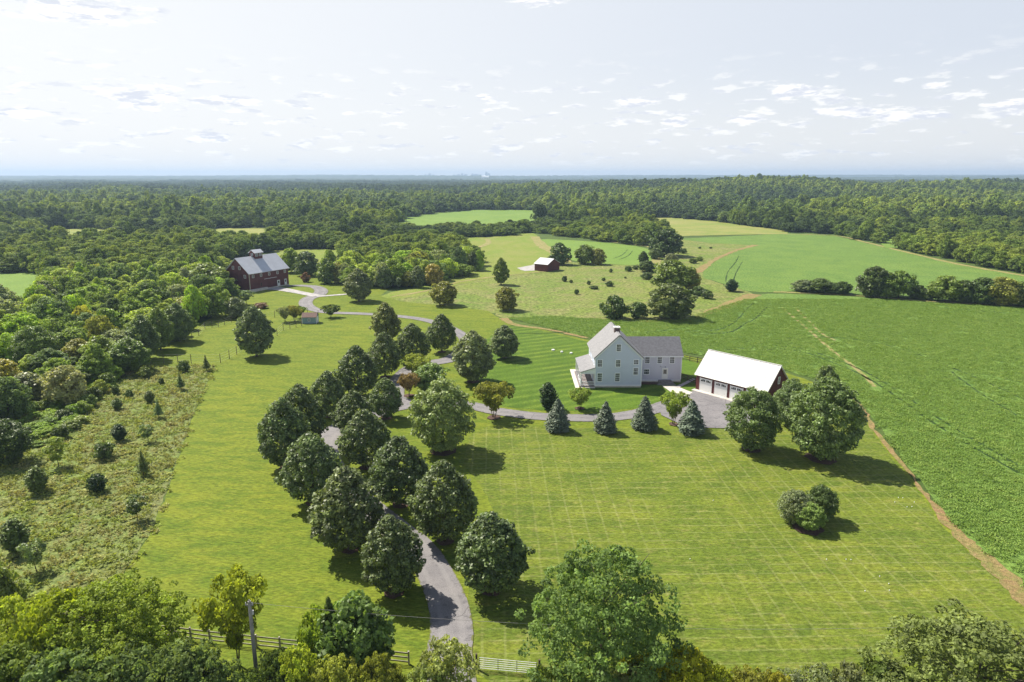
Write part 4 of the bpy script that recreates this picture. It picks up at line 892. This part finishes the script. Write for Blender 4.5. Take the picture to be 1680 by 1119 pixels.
# leafy undergrowth where the wood meets the meadow
UB = [merged('bush', i, M['thick']) for i in range(3)]
UG = W2([(-60, 780), (-60, 640), (60, 655), (130, 625), (200, 612), (150, 668), (118, 715), (70, 735), (20, 740)])
x, y, r = cropfill(UG, 400, 1.9, 8); keep = r.random(len(x)) < .85; x, y = x[keep], y[keep]; n = len(x); s = r.uniform(.4, .8, n)
scatter('undergrowth', np.c_[x, y, np.zeros(n)], r.integers(0, 3, n), r.uniform(0, 6.28, n), np.stack([s*1.2, s*1.2, s*.55], 1), UB, 'low bright undergrowth between the meadow and the left wood')

# ------------------------------------------------------------------ buildings
def RZ(a, t): m = Matrix.Rotation(a, 4, 'Z'); m.translation = Vector(t); return m
def window(parent, pos, ang, w, h, cols=2, rows=4, trim=.14, name='window', mat='trim'):
    """window whose middle is at pos, facing -y turned by ang about z"""
    R = RZ(ang, pos); mb = MB(); d = .07
    for a, b in (((-w/2-trim, -d, -h/2-trim), (-w/2, 0.03, h/2+trim)), ((w/2, -d, -h/2-trim), (w/2+trim, 0.03, h/2+trim)), ((-w/2, -d, h/2), (w/2, 0.03, h/2+trim)), ((-w/2, -d-.04, -h/2-trim), (w/2, 0.03, -h/2))): mb.box(a, b, 0, R)
    for i in range(1, cols): x = -w/2+w*i/cols; mb.box((x-.02, -.045, -h/2), (x+.02, -.015, h/2), 0, R)
    for j in range(1, rows): z = -h/2+h*j/rows; e = .035 if j*2 == rows else .02; mb.box((-w/2, -.05, z-e), (w/2, -.018, z+e), 0, R)
    f = mb.build(name, M[mat], parent)
    g = MB(); g.box((-w/2, -.016, -h/2), (w/2, -.004, h/2), 0, R); g.build('pane', M['glass'], f)
    return f
def gable_prism(mb, x0, x1, y0, y1, ze, zr, along='y', z0=0, mi=0):
    if along == 'y':
        xm = (x0+x1)/2; v = [(x0,y0,z0),(x1,y0,z0),(x1,y0,ze),(xm,y0,zr),(x0,y0,ze),(x0,y1,z0),(x1,y1,z0),(x1,y1,ze),(xm,y1,zr),(x0,y1,ze)]
    else:
        ym = (y0+y1)/2; v = [(x1,y0,z0),(x1,y1,z0),(x1,y1,ze),(x1,ym,zr),(x1,y0,ze),(x0,y0,z0),(x0,y1,z0),(x0,y1,ze),(x0,ym,zr),(x0,y0,ze)]
    mb.add(v, [(0,1,2,3,4),(9,8,7,6,5),(1,6,7,2),(5,0,4,9),(2,7,8,3),(9,4,3,8)], mi)
# --- farmhouse (main block gable end faces the front lawn, lower wing to its right)
HX, HY = 16.9, 133.2
fh = thing('farmhouse', 'grey blue two storey farmhouse with a tall gable, side porch and right wing', 'house', (HX, HY, 0))
w_, dp, ze, zr = 9.35, 12.1, 6.25, 10.75
mb = MB(); gable_prism(mb, 0, w_, 0, dp, ze, zr, 'y', .35); mb.build('wall', M['siding'], fh)
mb = MB(); gable_prism(mb, w_, 18.35, 3.6, 11.6, 5.85, 8.75, 'x', .35); mb.build('wall', M['siding2'], fh, label='lilac grey side wing wall')
mb = MB(); mb.box((-.02, -.02, -.2), (w_+.02, dp+.02, .35)); mb.box((w_+.025, 3.58, -.2), (18.37, 11.62, .35)); mb.build('foundation', M['concrete'], fh)
oh = .35; sl = (zr-ze)/(w_/2)
mb = MB(); xm = w_/2
for s in (-1, 1):
    xe = xm+s*(w_/2+oh); zo = ze-oh*sl+.22; q = [(xe, -oh, zo), (xm, -oh, zr+.22), (xm, dp+oh, zr+.22), (xe, dp+oh, zo)]
    if s == 1: q = q[::-1]
    q = q[::-1]; mb.slab(q, .18)
mb.build('roof', M['shingle'], fh)
mb = MB(); y0, y1, ym = 3.6, 11.6, 7.6; s2 = (8.75-5.85)/4
for s in (-1, 1):
    ye = ym+s*(4+oh); zo = 5.85-oh*s2+.2; xa = w_-3.2; 
    q = [(xa, ye, zo), (18.35+.25, ye, zo), (18.35+.25, ym, 8.75+.2), (xa, ym, 8.95)]
    if s == 1: q = q[::-1]
    mb.slab(q, .16)
# clip the wing roof so it dies into the main roof: keep only what lies outside the main slope
me_ = mb
wr = me_.build('roof', M['shingle2'], fh, label='darker wing roof')
bm = bmesh.new(); bm.from_mesh(wr.data)
pn = Vector((sl, 0, 1)).normalized()
bmesh.ops.bisect_plane(bm, geom=bm.verts[:]+bm.edges[:]+bm.faces[:], plane_co=Vector((w_, 0, ze+.16)), plane_no=pn, clear_inner=True); bm.to_mesh(wr.data); bm.free()
mb = MB()   # white trim: rakes, corners, water table, eaves
for s in (-1, 1):
    xe = xm+s*(w_/2+oh*.9); zo = ze-oh*.9*sl-.02
    mb.bar((xe, -.06, zo), (xm, -.06, zr-.05), .1, .26)
for x, y in ((0, 0), (w_, 0)): mb.box((x-.1, -.05, .35), (x+.1, .1, ze-.1))
mb.box((0.1, -.04, .36), (w_-.1, .0, .62)); mb.box((-.05, 0.1, ze-.30), (0, dp, ze-.02))
mb.box((w_+.01, 3.55, .36), (18.25, 3.6, .62)); mb.box((w_+.01, 3.52, 5.5), (18.35, 3.6, 5.75)); mb.box((18.2, 3.54, .62), (18.4, 3.7, 5.5))
mb.box((w_+.02, 3.18, 5.56), (18.6, 3.28, 5.74))
mb.build('trim', M['trim'], fh)
mb = MB(); mb.box((xm-.55, 3.4, zr-.9), (xm+.55, 4.5, zr+.95)); ch = mb.build('chimney', M['brick'], fh)
mb = MB(); mb.box((xm-.65, 3.3, zr+.95), (xm+.65, 4.6, zr+1.1)); mb.tube((xm-.22, 4, zr+1.1), (xm-.22, 4, zr+1.32), .14, .12, 10); mb.tube((xm+.25, 4, zr+1.1), (xm+.25, 4, zr+1.32), .14, .12, 10); mb.build('cap', M['cap'], ch)
def fw(px, py): 
    q = onplane(px, py, (0, HY, 0), Vector((0, 1, 0))); return (q.x-HX, 0, q.z)
Z7 = lambda a, b: (930+a*.119, 520+b*.119)
for a, b, w, h, c, rr in ((715, 425, .78, 1.35, 2, 4), (455, 640, .82, 1.35, 2, 4), (707, 640, .82, 1.35, 2, 4), (955, 622, .82, .85, 2, 2), (452, 832, .82, 1.65, 2, 4), (697, 832, .82, 1.65, 2, 4), (948, 750, .82, 1.35, 2, 4)):
    window(fh, fw(*Z7(a, b)), 0, w, h, 3, rr)
def fw2(px, py):
    q = onplane(px, py, (0, HY+3.6, 0), Vector((0, 1, 0))); return (q.x-HX, 3.6, q.z)
for a, b, w, h in ((1110, 590, .85, 1.45), (1280, 590, .85, 1.45), (1452, 590, .85, 1.4), (1098, 755, .98, 1.0)):
    window(fh, fw2(*Z7(a, b)), 0, w, h, 3, 4 if h > 1.1 else 2)
dx, _, dz = fw2(*Z7(1350, 800))
mb = MB(); mb.box((dx-.62, 3.50, .75), (dx-.48, 3.6, 3.0)); mb.box((dx+.48, 3.50, .75), (dx+.62, 3.6, 3.0)); mb.box((dx-.62, 3.49, 3.0), (dx+.62, 3.6, 3.16)); mb.box((dx-.48, 3.54, .75), (dx+.48, 3.6, 3.0)); mb.box((dx-.36, 3.52, .95), (dx+.36, 3.54, 1.7))
dr = mb.build('door', M['white'], fh)
mb = MB(); mb.box((dx-.34, 3.525, 1.85), (dx+.34, 3.538, 2.8)); mb.build('pane', M['glass'], dr)
mb = MB(); mb.tube((dx+.4, 3.5, 1.75), (dx+.4, 3.54, 1.75), .04, .04, 8); mb.build('handle', M['wire'], dr)
mb = MB(); mb.box((dx-.95, 3.3, 3.35), (dx-.93, 3.6, 3.65)); mb.tube((dx+.0, 3.45, 3.28), (dx+.0, 3.45, 3.5), .1, .06, 8); mb.build('porch_lamp', M['pole'], fh)
mb = MB()
for i, (a, zz) in enumerate(((0, .62), (.35, .45), (.7, .28), (1.05, .12))): mb.box((dx-1.3-a*.6, 3.55-1.0-a, 0), (dx+1.3+a*.6, 3.55-.003*i if i == 0 else 3.55-1.0-a+.35, zz))
mb.build('front_steps', M['pole'], fh)
mb = MB(); mb.box((w_+.1, 1.9, 0), (dx-1.5, 3.5, .12)); mb.build('planting_bed', M['mulch'], fh)
# windows on the west wall and back of the house
for y in (1.8, 5.8, 9.8):
    window(fh, (0, y, 4.95), -math.pi/2, .8, 1.1, 3, 4)
    window(fh, (0, y, 2.2), -math.pi/2, .9, 1.7, 3, 4)
for y in (1.5,): window(fh, (w_, y, 4.9), math.pi/2, .8, 1.1, 3, 4)
for z in (2.0, 4.8):
    window(fh, (18.35, 7.6, z), math.pi/2, .85, 1.4, 3, 4)
    for x in (2.2, 7.0, 12, 15.5): window(fh, (x, dp if x < 9 else 11.6, z), math.pi, .85, 1.4, 3, 4)
# side porch
pr = MB(); px0, pz0, pz1 = -3.1, 3.35, 4.3
pr.slab([(px0, -.2, pz0), (-.02, -.2, pz1), (-.02, 10.9, pz1), (px0, 10.9, pz0)], .14); pr.build('porch_roof', M['shingle'], fh)
pr = MB(); pr.box((-2.95, -.05, pz0-.42), (-2.8, 10.7, pz0-.14)); pr.box((-2.8, -.04, pz0-.42), (-.02, .08, pz0-.16)); pr.add([(-2.9, .0, pz0-.15), (-.02, .0, pz0-.15), (-.02, 0, pz1-.16)], [(0, 1, 2)]); pr.build('porch_beam', M['trim'], fh)
pr = MB(); pr.box((-3.2, -.05, 0), (-.03, 10.9, .38)); pr.build('porch_deck', M['deck'], fh)
for y in (.05, 2.7, 5.35, 8.0, 10.55):
    pr = MB(); pr.box((-2.97, y-.09, .38), (-2.79, y+.09, pz0-.42)); pr.build('porch_post', M['trim'], fh)
pr = MB()
for y0_, y1_ in ((.14, 2.61), (2.79, 5.26)):
    pr.box((-2.93, y0_, .55), (-2.85, y1_, .62)); pr.box((-2.93, y0_, 1.2), (-2.85, y1_, 1.28))
    for i in range(12): yy = y0_+(y1_-y0_)*(i+.5)/12; pr.box((-2.91, yy-.02, .62), (-2.87, yy+.02, 1.2))
pr.box((-2.79, -.0, 1.2), (-.05, .07, 1.28)); pr.box((-2.79, .0, .55), (-.05, .07, .62))
for i in range(14): xx = -2.7+2.6*i/13; pr.box((xx-.02, .015, .62), (xx+.02, .055, 1.2))
pr.build('porch_railing', M['trim'], fh)
pr = MB(); pr.box((-.06, 5.2, .38), (-.005, 6.3, 2.6)); pr.build('door', M['white'], fh)
pr = MB(); pr.box((-4.0, -.6, 0), (-3.21, 13, .16)); pr.box((-3.21, -.6, 0), (-.02, -.06, .16)); pr.box((-3.21, 10.91, 0), (-.02, 13, .16)); pr.build('patio', M['stone'], fh)

# --- garage
A0 = Vector((37.1, 131.9, 0)); ga = math.atan2(-.768, .64)
gr = thing('garage', 'dark red three door garage with a bright white metal roof', 'garage', A0, ga)
GL, GW, GE, GR_ = 15.4, 8.0, 3.35, 7.45
mb = MB(); gable_prism(mb, 0, GL, 0, GW, GE, GR_, 'x', .1); w1 = mb.build('wall', [M['barnred'], M['barnred2']], gr)
for p in w1.data.polygons:
    if abs(p.normal.x) > .9: p.material_index = 1
mb = MB(); mb.box((-.03, -.03, -.1), (GL+.03, GW+.03, .1)); mb.build('foundation', M['concrete'], gr)
s3 = (GR_-GE)/(GW/2); mb = MB()
for s in (-1, 1):
    ye = GW/2+s*(GW/2+.35); zo = GE-.35*s3+.2; q = [(-.3, ye, zo), (GL+.3, ye, zo), (GL+.3, GW/2, GR_+.2), (-.3, GW/2, GR_+.2)]
    if s == 1: q = q[::-1]
    mb.slab(q, .14)
rfm = mb.build('roof', M['metalnew'], gr)
mb = MB()
for i in range(27):
    x = -.3+(GL+.6)*i/26; x = min(max(x, -.27), GL+.27)
    mb.bar((x, -.37, GE-.37*s3+.225), (x, GW/2, GR_+.225), .035, .05)
mb.box((-.32, GW/2-.12, GR_+.2), (GL+.32, GW/2+.12, GR_+.27)); mb.build('seam', M['metalnew'], rfm)
for i in range(4):
    x = 1.0+i*3.45
    mb = MB(); mb.box((x, -.05, .1), (x+2.65, -.004, 2.75)); 
    for j in range(1, 4): mb.box((x, -.06, .1+j*.62-.012), (x+2.65, -.05, .1+j*.62+.012))
    mb.box((x-.1, -.07, .1), (x, 0, 2.85)); mb.box((x+2.65, -.07, .1), (x+2.75, 0, 2.85))
    dr = mb.build('garage_door', M['white'], gr)
    for side in (0, 1):
        mb = MB()
        for j in range(3):
            c = x+.2+side*1.25+j*.34; h = (.30, .42, .42) if side == 0 else (.42, .42, .30)
            mb.box((c, -.058, 2.1), (c+.28, -.051, 2.12+h[j]))
        mb.build('pane', M['glass'], dr)
mb = MB(); mb.box((-.2, -1.15, 0), (GL+.2, -.08, .165)); mb.build('apron', M['concrete'], gr)
window(gr, (GL, GW/2, 4.75), math.pi/2, .55, 1.2, 2, 4, .10, mat='white')
mb = MB(); mb.box((GL, 2.6, .1), (GL+.05, 3.5, 2.2)); mb.build('door', M['barnred'], gr)
mb = MB(); mb.box((GL+.02, 2.5, .1), (GL+.07, 2.6, 2.3)); mb.box((GL+.02, 3.5, .1), (GL+.07, 3.6, 2.3)); mb.build('door_frame', M['trim'], gr)
mb = MB(); mb.slab([(1.0, GW+2.6, 2.3), (1.0, GW-.0, 3.2), (GL, GW-.0, 3.2), (GL, GW+2.6, 2.3)], .1)   # lean-to at the back
mb.build('lean_to_roof', M['shingle2'], gr)
for x in (1.2, 5.8, 10.4, GL-.15):
    mb = MB(); mb.box((x-.08, GW+2.35, 0), (x+.08, GW+2.51, 2.3)); mb.build('post', M['darkwood'], gr)
mb = MB(); mb.box((GL+.3, -.2, 0), (GL+1.6, .6, .5)); mb.box((GL+.35, -.15, .5), (GL+1.55, .55, .56)); o = mb.build('utility_box', M['trim']); o.matrix_world = RZ(ga, A0); setp(o, label='low pale utility box at the right corner of the garage', category='box')

# --- big red barn: long wall runs away from us, gable end to the left
bn = thing('barn', 'big dark red barn with grey metal roof and a roof cupola', 'barn', BC, math.atan2(BU.y, BU.x))
BL, BW, BE, BR = 19.3, 12.4, 6.9, 12.1
mb = MB(); gable_prism(mb, 0, BL, 0, BW, BE, BR, 'x', .3); w1 = mb.build('wall', [M['barnred'], M['barnred2']], bn)
for p in w1.data.polygons:
    if abs(p.normal.x) > .9: p.material_index = 1
mb = MB(); mb.box((-.05, -.05, -.2), (BL+.05, BW+.05, .45)); mb.build('foundation', M['concrete'], bn)
mb = MB(); s4 = (BR-BE)/(BW/2)
for s in (-1, 1):
    ye = BW/2+s*(BW/2+.5); zo = BE-.5*s4+.2; q = [(-.5, ye, zo), (BL+.5, ye, zo), (BL+.5, BW/2, BR+.2), (-.5, BW/2, BR+.2)]
    if s == 1: q = q[::-1]
    mb.slab(q, .18)
rf = mb.build('roof', M['metal'], bn)
mb = MB(); mb.box((BL/2-1.9, BW/2-1.35, BR-1.3), (BL/2+1.9, BW/2+1.35, BR+1.5)); cu = mb.build('cupola', M['barnred'], bn)
mb = MB()
for s in (-1, 1):
    ye = BW/2+s*1.75; q = [(BL/2-2.3, ye, BR+1.35), (BL/2+2.3, ye, BR+1.35), (BL/2+2.3, BW/2, BR+2.55), (BL/2-2.3, BW/2, BR+2.55)]
    if s == 1: q = q[::-1]
    mb.slab(q, .12)
mb.add([(BL/2-1.9, BW/2-1.35, BR+1.5), (BL/2-1.9, BW/2+1.35, BR+1.5), (BL/2-1.9, BW/2, BR+2.45), (BL/2+1.9, BW/2-1.35, BR+1.5), (BL/2+1.9, BW/2+1.35, BR+1.5), (BL/2+1.9, BW/2, BR+2.45)], [(0, 2, 1), (3, 4, 5)], 1)
mb.build('cupola_roof', [M['metal'], M['barnred']], cu)
for x in (-.9, .9): window(cu, (BL/2+x, BW/2-1.35, BR+.55), 0, 1.0, .9, 3, 2, .08)
window(cu, (BL/2-1.9, BW/2, BR+.75), -math.pi/2, .9, .8, 3, 2, .08)
for x in (1.8, 5.6, 9.6, 13.8, 17.6): window(bn, (x, 0, 5.65), 0, .8, 1.0, 2, 3, .1, mat='white')
for y, z in ((2.2, 5.6), (BW/2-1.5, 8.6), (BW/2+1.9, 8.6)): window(bn, (0, y, z), -math.pi/2, .9, 1.1, 2, 3, .1, mat='white')
window(bn, (5.4, 0, 2.2), 0, .5, 1.3, 1, 2, .06, mat='barnred')
for x, w in ((14.0, 1.1), (17.6, .9)):
    mb = MB(); mb.box((x-w/2, -.06, .45), (x+w/2, 0, 2.55)); mb.box((x-w/2-.12, -.08, .45), (x-w/2, 0, 2.7)); mb.box((x+w/2, -.08, .45), (x+w/2+.12, 0, 2.7)); mb.box((x-w/2-.12, -.085, 2.55), (x+w/2+.12, 0, 2.7)); d_ = mb.build('door', M['white'], bn)
    mb = MB(); mb.box((x-w/2+.15, -.07, 1.5), (x+w/2-.15, -.061, 2.35)); mb.build('pane', M['glass'], d_)
mb = MB(); mb.box((7.0, -.07, 3.9), (13.2, 0, 4.02)); mb.build('door_track', M['trim'], bn)
mb = MB(); mb.box((-.12, -.12, .3), (.12, .12, BE-.2)); mb.build('corner_board', M['weathered'], bn)
mb = MB(); mb.box((-1.0, -1.2, -.1), (7.5, -.1, .9)); mb.build('retaining_wall', M['concrete'], bn)

# --- small red shed in the pasture
p = P(877, 444); q = P(910, 445.0); uu = (q-p); L_ = 10.2; an = math.radians(-9)
sh = thing('shed', 'small windowless dark red shed with a pale metal roof in the pasture', 'shed', p, an)
mb = MB(); gable_prism(mb, 0, 7.2, 0, 9.5, 3.3, 5.4, 'x', 0); w1 = mb.build('wall', [M['barnred'], M['barnred2']], sh)
mb = MB()
for s in (-1, 1):
    ye = 4.75+s*5.15; zo = 3.3-.4*(2.1/4.75)+.15; qd = [(-.3, ye, zo), (7.5, ye, zo), (7.5, 4.75, 5.55), (-.3, 4.75, 5.55)]
    if s == 1: qd = qd[::-1]
    mb.slab(qd, .12)
mb.build('roof', M['metal'], sh)
mb = MB(); mb.box((2.4, -.07, 0), (4.9, -.005, 2.7)); mb.box((2.3, -.09, 2.7), (7.0, -.005, 2.8)); mb.build('sliding_door', M['barnred'], sh)
sh.rotation_euler = (0, 0, math.radians(-38))

# --- garden shed
p = P(496, 531.5)
gs = thing('garden_shed', 'little blue grey garden shed with brown shingle roof by the fruit trees', 'shed', p, math.radians(4))
mb = MB(); gable_prism(mb, 0, 4.1, 0, 2.9, 2.0, 3.0, 'x', .05); mb.build('wall', M['shedwall'], gs)
mb = MB()
for s in (-1, 1):
    ye = 1.45+s*1.65; zo = 2.0-.2*(1/1.45)+.1; qd = [(-.15, ye, zo), (4.25, ye, zo), (4.25, 1.45, 3.1), (-.15, 1.45, 3.1)]
    if s == 1: qd = qd[::-1]
    mb.slab(qd, .08)
mb.build('roof', M['rustroof'], gs)
mb = MB()
for x in (0, 4.1): mb.box((x-.07, -.05, .05), (x+.07, .08, 1.95))
mb.box((4.1, 2.8, .05), (4.16, 2.95, 1.95)); mb.build('corner_board', M['white'], gs)
window(gs, (2.0, 0, 1.15), 0, .5, .6, 2, 2, .08, mat='white')
mb = MB(); mb.box((4.1, .9, .1), (4.15, 1.95, 1.95)); mb.box((4.12, .8, .1), (4.17, .9, 2.05)); mb.box((4.12, 1.95, .1), (4.17, 2.05, 2.05)); mb.build('door', M['trim'], gs)

# --- paving near the house
sheet('walkway', W2([(1086, 634), (1109, 634), (1123, 640), (1136, 645), (1118, 655), (1108, 650), (1096, 641)]), .155, M['concrete'])
road('walkway', pl([(1109, 637), (1122, 631), (1140, 622)]), .9, .16, M['gravel'], 6)

# ------------------------------------------------------------------ fences, gate, pole, small things
def wire_fence(label, pts, h, rails=4, pm='darkwood', r=.075, group=None):
    g = [P(*q) for q in pts]; f = thing('wire_fence', label, 'fence', g[0], 0, group); o = g[0]
    for a in g:
        mb = MB(); mb.tube(a-o-Vector((0, 0, .2)), a-o+Vector((0, 0, h)), r, r*.85, 7); mb.build('post', M[pm], f)
    mb = MB()
    for a, b in zip(g, g[1:]):
        for k in range(rails): z = h*(.15+.8*k/(rails-1)); mb.tube(a-o+Vector((0, 0, z)), b-o+Vector((0, 0, z)), .012, .012, 4, 0, False)
    mb.build('wire', M['wire'], f, kind='stuff')
    return f
wire_fence('tall post and wire fence between the meadow and the small paddock', [(233, 599), (248, 598), (269, 596.5), (292, 596), (314, 596.5), (338, 597), (362, 595.5), (376.6, 589), (388.6, 582), (402, 575)], 2.2, group='paddock wire fences')
wire_fence('post and wire fence along the wood edge of the paddock', [(262, 568), (276, 564), (290, 560), (303, 558), (315, 556.5), (326.5, 551.5), (336.5, 540), (348, 537.5), (358.6, 537), (368.6, 533.5), (380, 529)], 2.0, group='paddock wire fences')
wire_fence('post and wire fence running up to the garden shed', [(440, 556), (455, 551), (465, 542), (476, 540), (486, 537.5), (495, 535)], 2.1, group='paddock wire fences')
wire_fence('single span wire fence behind the fruit trees', [(428, 524), (451, 521.5), (478, 519), (505, 520), (522.5, 520.6)], 2.2, group='paddock wire fences')
def board_fence(label, pts, h, mat, rails=3, every=2.4, name='board_fence', th=.14):
    g = [P(*q) for q in pts]; f = thing(name, label, 'fence', g[0]); o = g[0]
    for a, b in zip(g, g[1:]):
        n = max(1, round((b-a).length/every))
        for i in range(n+(1 if b is g[-1] else 0)):
            c = a.lerp(b, i/n)-o; mb = MB(); mb.box((c.x-.07, c.y-.07, -.1), (c.x+.07, c.y+.07, h+.05)); mb.build('post', M[mat], f)
        for k in range(rails):
            mb = MB(); z = h*(k+.75)/rails; mb.bar(a-o+Vector((0, -.09, z)), b-o+Vector((0, -.09, z)), .04, th); mb.build('rail', M[mat], f)
    return f
board_fence('weathered three rail board fence at the left, behind the roadside bushes', [(225, 1040), (283, 1046), (345, 1054), (460, 1066), (505, 1071), (600, 1082), (671, 1090)], 1.3, 'weathered')
board_fence('low board fence at the bottom edge right of the large feathery tree', [(1130, 1118), (1190, 1121), (1300, 1126), (1400, 1131), (1500, 1136)], 1.25, 'weathered')
board_fence('dark board fence on the bean field edge between farmhouse and garage', [(1119, 590), (1157, 598), (1170, 601)], 1.35, 'darkwood')
board_fence('short dark board fence between the wing and the garage corner', [(1117, 621), (1128, 625), (1141, 630)], 1.2, 'darkwood')
board_fence('dark rail fence end behind the garage lean-to', [(1288, 632), (1300, 636), (1318, 642)], 1.4, 'darkwood')
board_fence('short rail behind the side porch of the farmhouse', [(956, 596), (966, 594)], 1.2, 'weathered')
def farm_gate():
    a = P(786.5, 1099); b = P(880, 1108); u = (b-a); L = u.length; g = thing('metal_gate', 'long pale metal bar gate in the grass right of the driveway mouth', 'gate', a, math.atan2(u.y, u.x))
    mb = MB()
    for k in range(6): z = .2+k*.21; mb.tube((0, 0, z), (L, 0, z), .022, .022, 6)
    mb.build('bar', M['trim'], g)
    mb = MB()
    for x in (0, L*.33, L*.66, L): mb.tube((x, -.03, .15), (x, -.03, 1.3), .03, .03, 6)
    mb.build('upright', M['pole'], g)
    for x in (-.25, L+.25):
        mb = MB(); mb.tube((x, 0, -.2), (x, 0, 1.6), .1, .09, 8); mb.build('post', M['darkwood'], g)
farm_gate()
pp = P(424, 1135)
pl_ = thing('utility_pole', 'grey wooden utility pole with an insulator pin standing in the roadside thicket', 'pole', pp)
mb = MB(); mb.tube((0, 0, -.3), (0, 0, 8.6), .19, .13, 12); mb.build('shaft', M['pole2'], pl_)
mb = MB(); mb.box((-.35, -.05, 8.2), (.3, .05, 8.32)); mb.tube((0, 0, 8.6), (0, 0, 8.74), .05, .05, 8); mb.build('crossarm', M['pole'], pl_)
mb = MB()
for x in (-.3, .22): mb.tube((x, 0, 8.32), (x, 0, 8.5), .05, .035, 8)
mb.tube((.2, 0, 7.4), (.2, 0, 7.75), .09, .09, 8); mb.build('insulator', M['ceramic'], pl_)
mb = MB(); a = pp+Vector((.22, 0, 8.45)); b = pp+Vector((60, -2, 8.0)); prev = a
for i in range(1, 25):
    t = i/24; c = a.lerp(b, t)-Vector((0, 0, 1.3*4*t*(1-t))); mb.tube(prev, c, .012, .012, 4, 0, False); prev = c
mb.build('power_cable', M['pole'], None, label='thin power cable slung from the utility pole to the right', category='cable')
for k, (x, y, w, lb) in enumerate(((907.5, 575.5, .75, 'widest of three small white lids on the striped lawn'), (921.5, 578.5, .6, 'middle one of three small white lids on the striped lawn'), (937, 580.5, .6, 'white lid closest to the porch of the three on the lawn'))):
    c = P(x, y); mb = MB(); mb.tube((c.x, c.y, 0), (c.x, c.y, .28), w*.5, w*.5, 14); mb.tube((c.x, c.y, .28), (c.x, c.y, .36), w*.55, w*.5, 14); mb.build('septic_lid', M['white'], None, label=lb, category='lid', group='white lids on the lawn')
for k, (x, y) in enumerate(((1474, 817.5), (1481, 818), (1468, 825), (1488, 833), (1496, 832.5), (1500, 825), (1356, 919), (1396, 919.5), (1388, 919), (1443, 947), (1419, 971), (1459, 970), (1458, 959), (1132, 918.5), (1170, 822))):
    c = P(x, y); mb = MB(); mb.tube((c.x, c.y, .03), (c.x, c.y, .14), .03, .03, 6); mb.tube((c.x, c.y, .12), (c.x, c.y, .16), .06, .04, 8); mb.build('mushroom', M['white'], None, label='tiny white mushroom on the mown front lawn', category='mushroom', group='white mushrooms on the front lawn')

# ------------------------------------------------------------------ skyline of a far town
TG = 'towers of the far town on the horizon'
YD = 11000.0
for k, (px, py, w, shp) in enumerate(((698, 285.5, 22, 0), (705, 284, 30, 1), (711, 286, 20, 0), (745, 286, 26, 0), (752, 285.5, 34, 1), (758, 284, 26, 0), (764, 285.5, 40, 1), (775, 284.2, 18, 0), (781, 285.5, 60, 1), (788, 286, 40, 0), (798, 281.5, 24, 2), (802, 284, 26, 1), (395, 287, 16, 0), (403, 286.5, 16, 0))):
    d_ = ray(px, py); kk = YD/d_.y; top = Vector((0, 0, HC))+d_*kk; h = top.z
    mb = MB(); mb.box((-w, -20, 0), (w, 20, h*.55)); mb.box((-w*.72, -16, h*.55), (w*.72, 16, h*.9)); mb.box((-w*.3, -8, h*.9), (w*.3, 8, h))
    if shp == 2: mb.tube((0, 0, h), (0, 0, h+14), 2.5, .8, 6)
    nm = ('slim tower', 'wide tower block', 'tallest spired tower')[shp]
    place = 'left of the main cluster' if 600 < px < 730 else 'on the far left ridge' if px < 500 else 'in the main cluster'
    if shp == 2: place = 'at the right of the town skyline'
    o = mb.build('office_tower', M['tower'], None, label='hazy blue grey %s %s on the horizon' % (nm, place), category='tower', group=TG); o.location = (top.x, YD, 0)
d_ = ray(796, 290.6); kk = 6300/d_.y; mb = MB(); mb.box((-32, -30, 0), (32, 30, 20)); mb.slab([(-34, -32, 20), (34, -32, 20), (34, 0, 26), (-34, 0, 26)], 1); mb.slab([(-34, 0, 26), (34, 0, 26), (34, 32, 20), (-34, 32, 20)], 1)
o = mb.build('warehouse', M['white'], None, label='bright white warehouse in the far forest below the town skyline', category='building'); o.location = (d_.x*kk, 6300, 42+d_.z*kk-14)

# ------------------------------------------------------------------ summer haze
m, t = newmat('haze'); 
pv = t.n('ShaderNodeVolumePrincipled', None, Color=(.54, .73, 1.0), Density=.00013, Anisotropy=.2)
t.n('ShaderNodeOutputMaterial', None, Volume=pv)
mb = MB(); mb.box((-15500, -200, -2), (15500, 12600, 122)); mb.build('haze', m, None, kind='stuff')
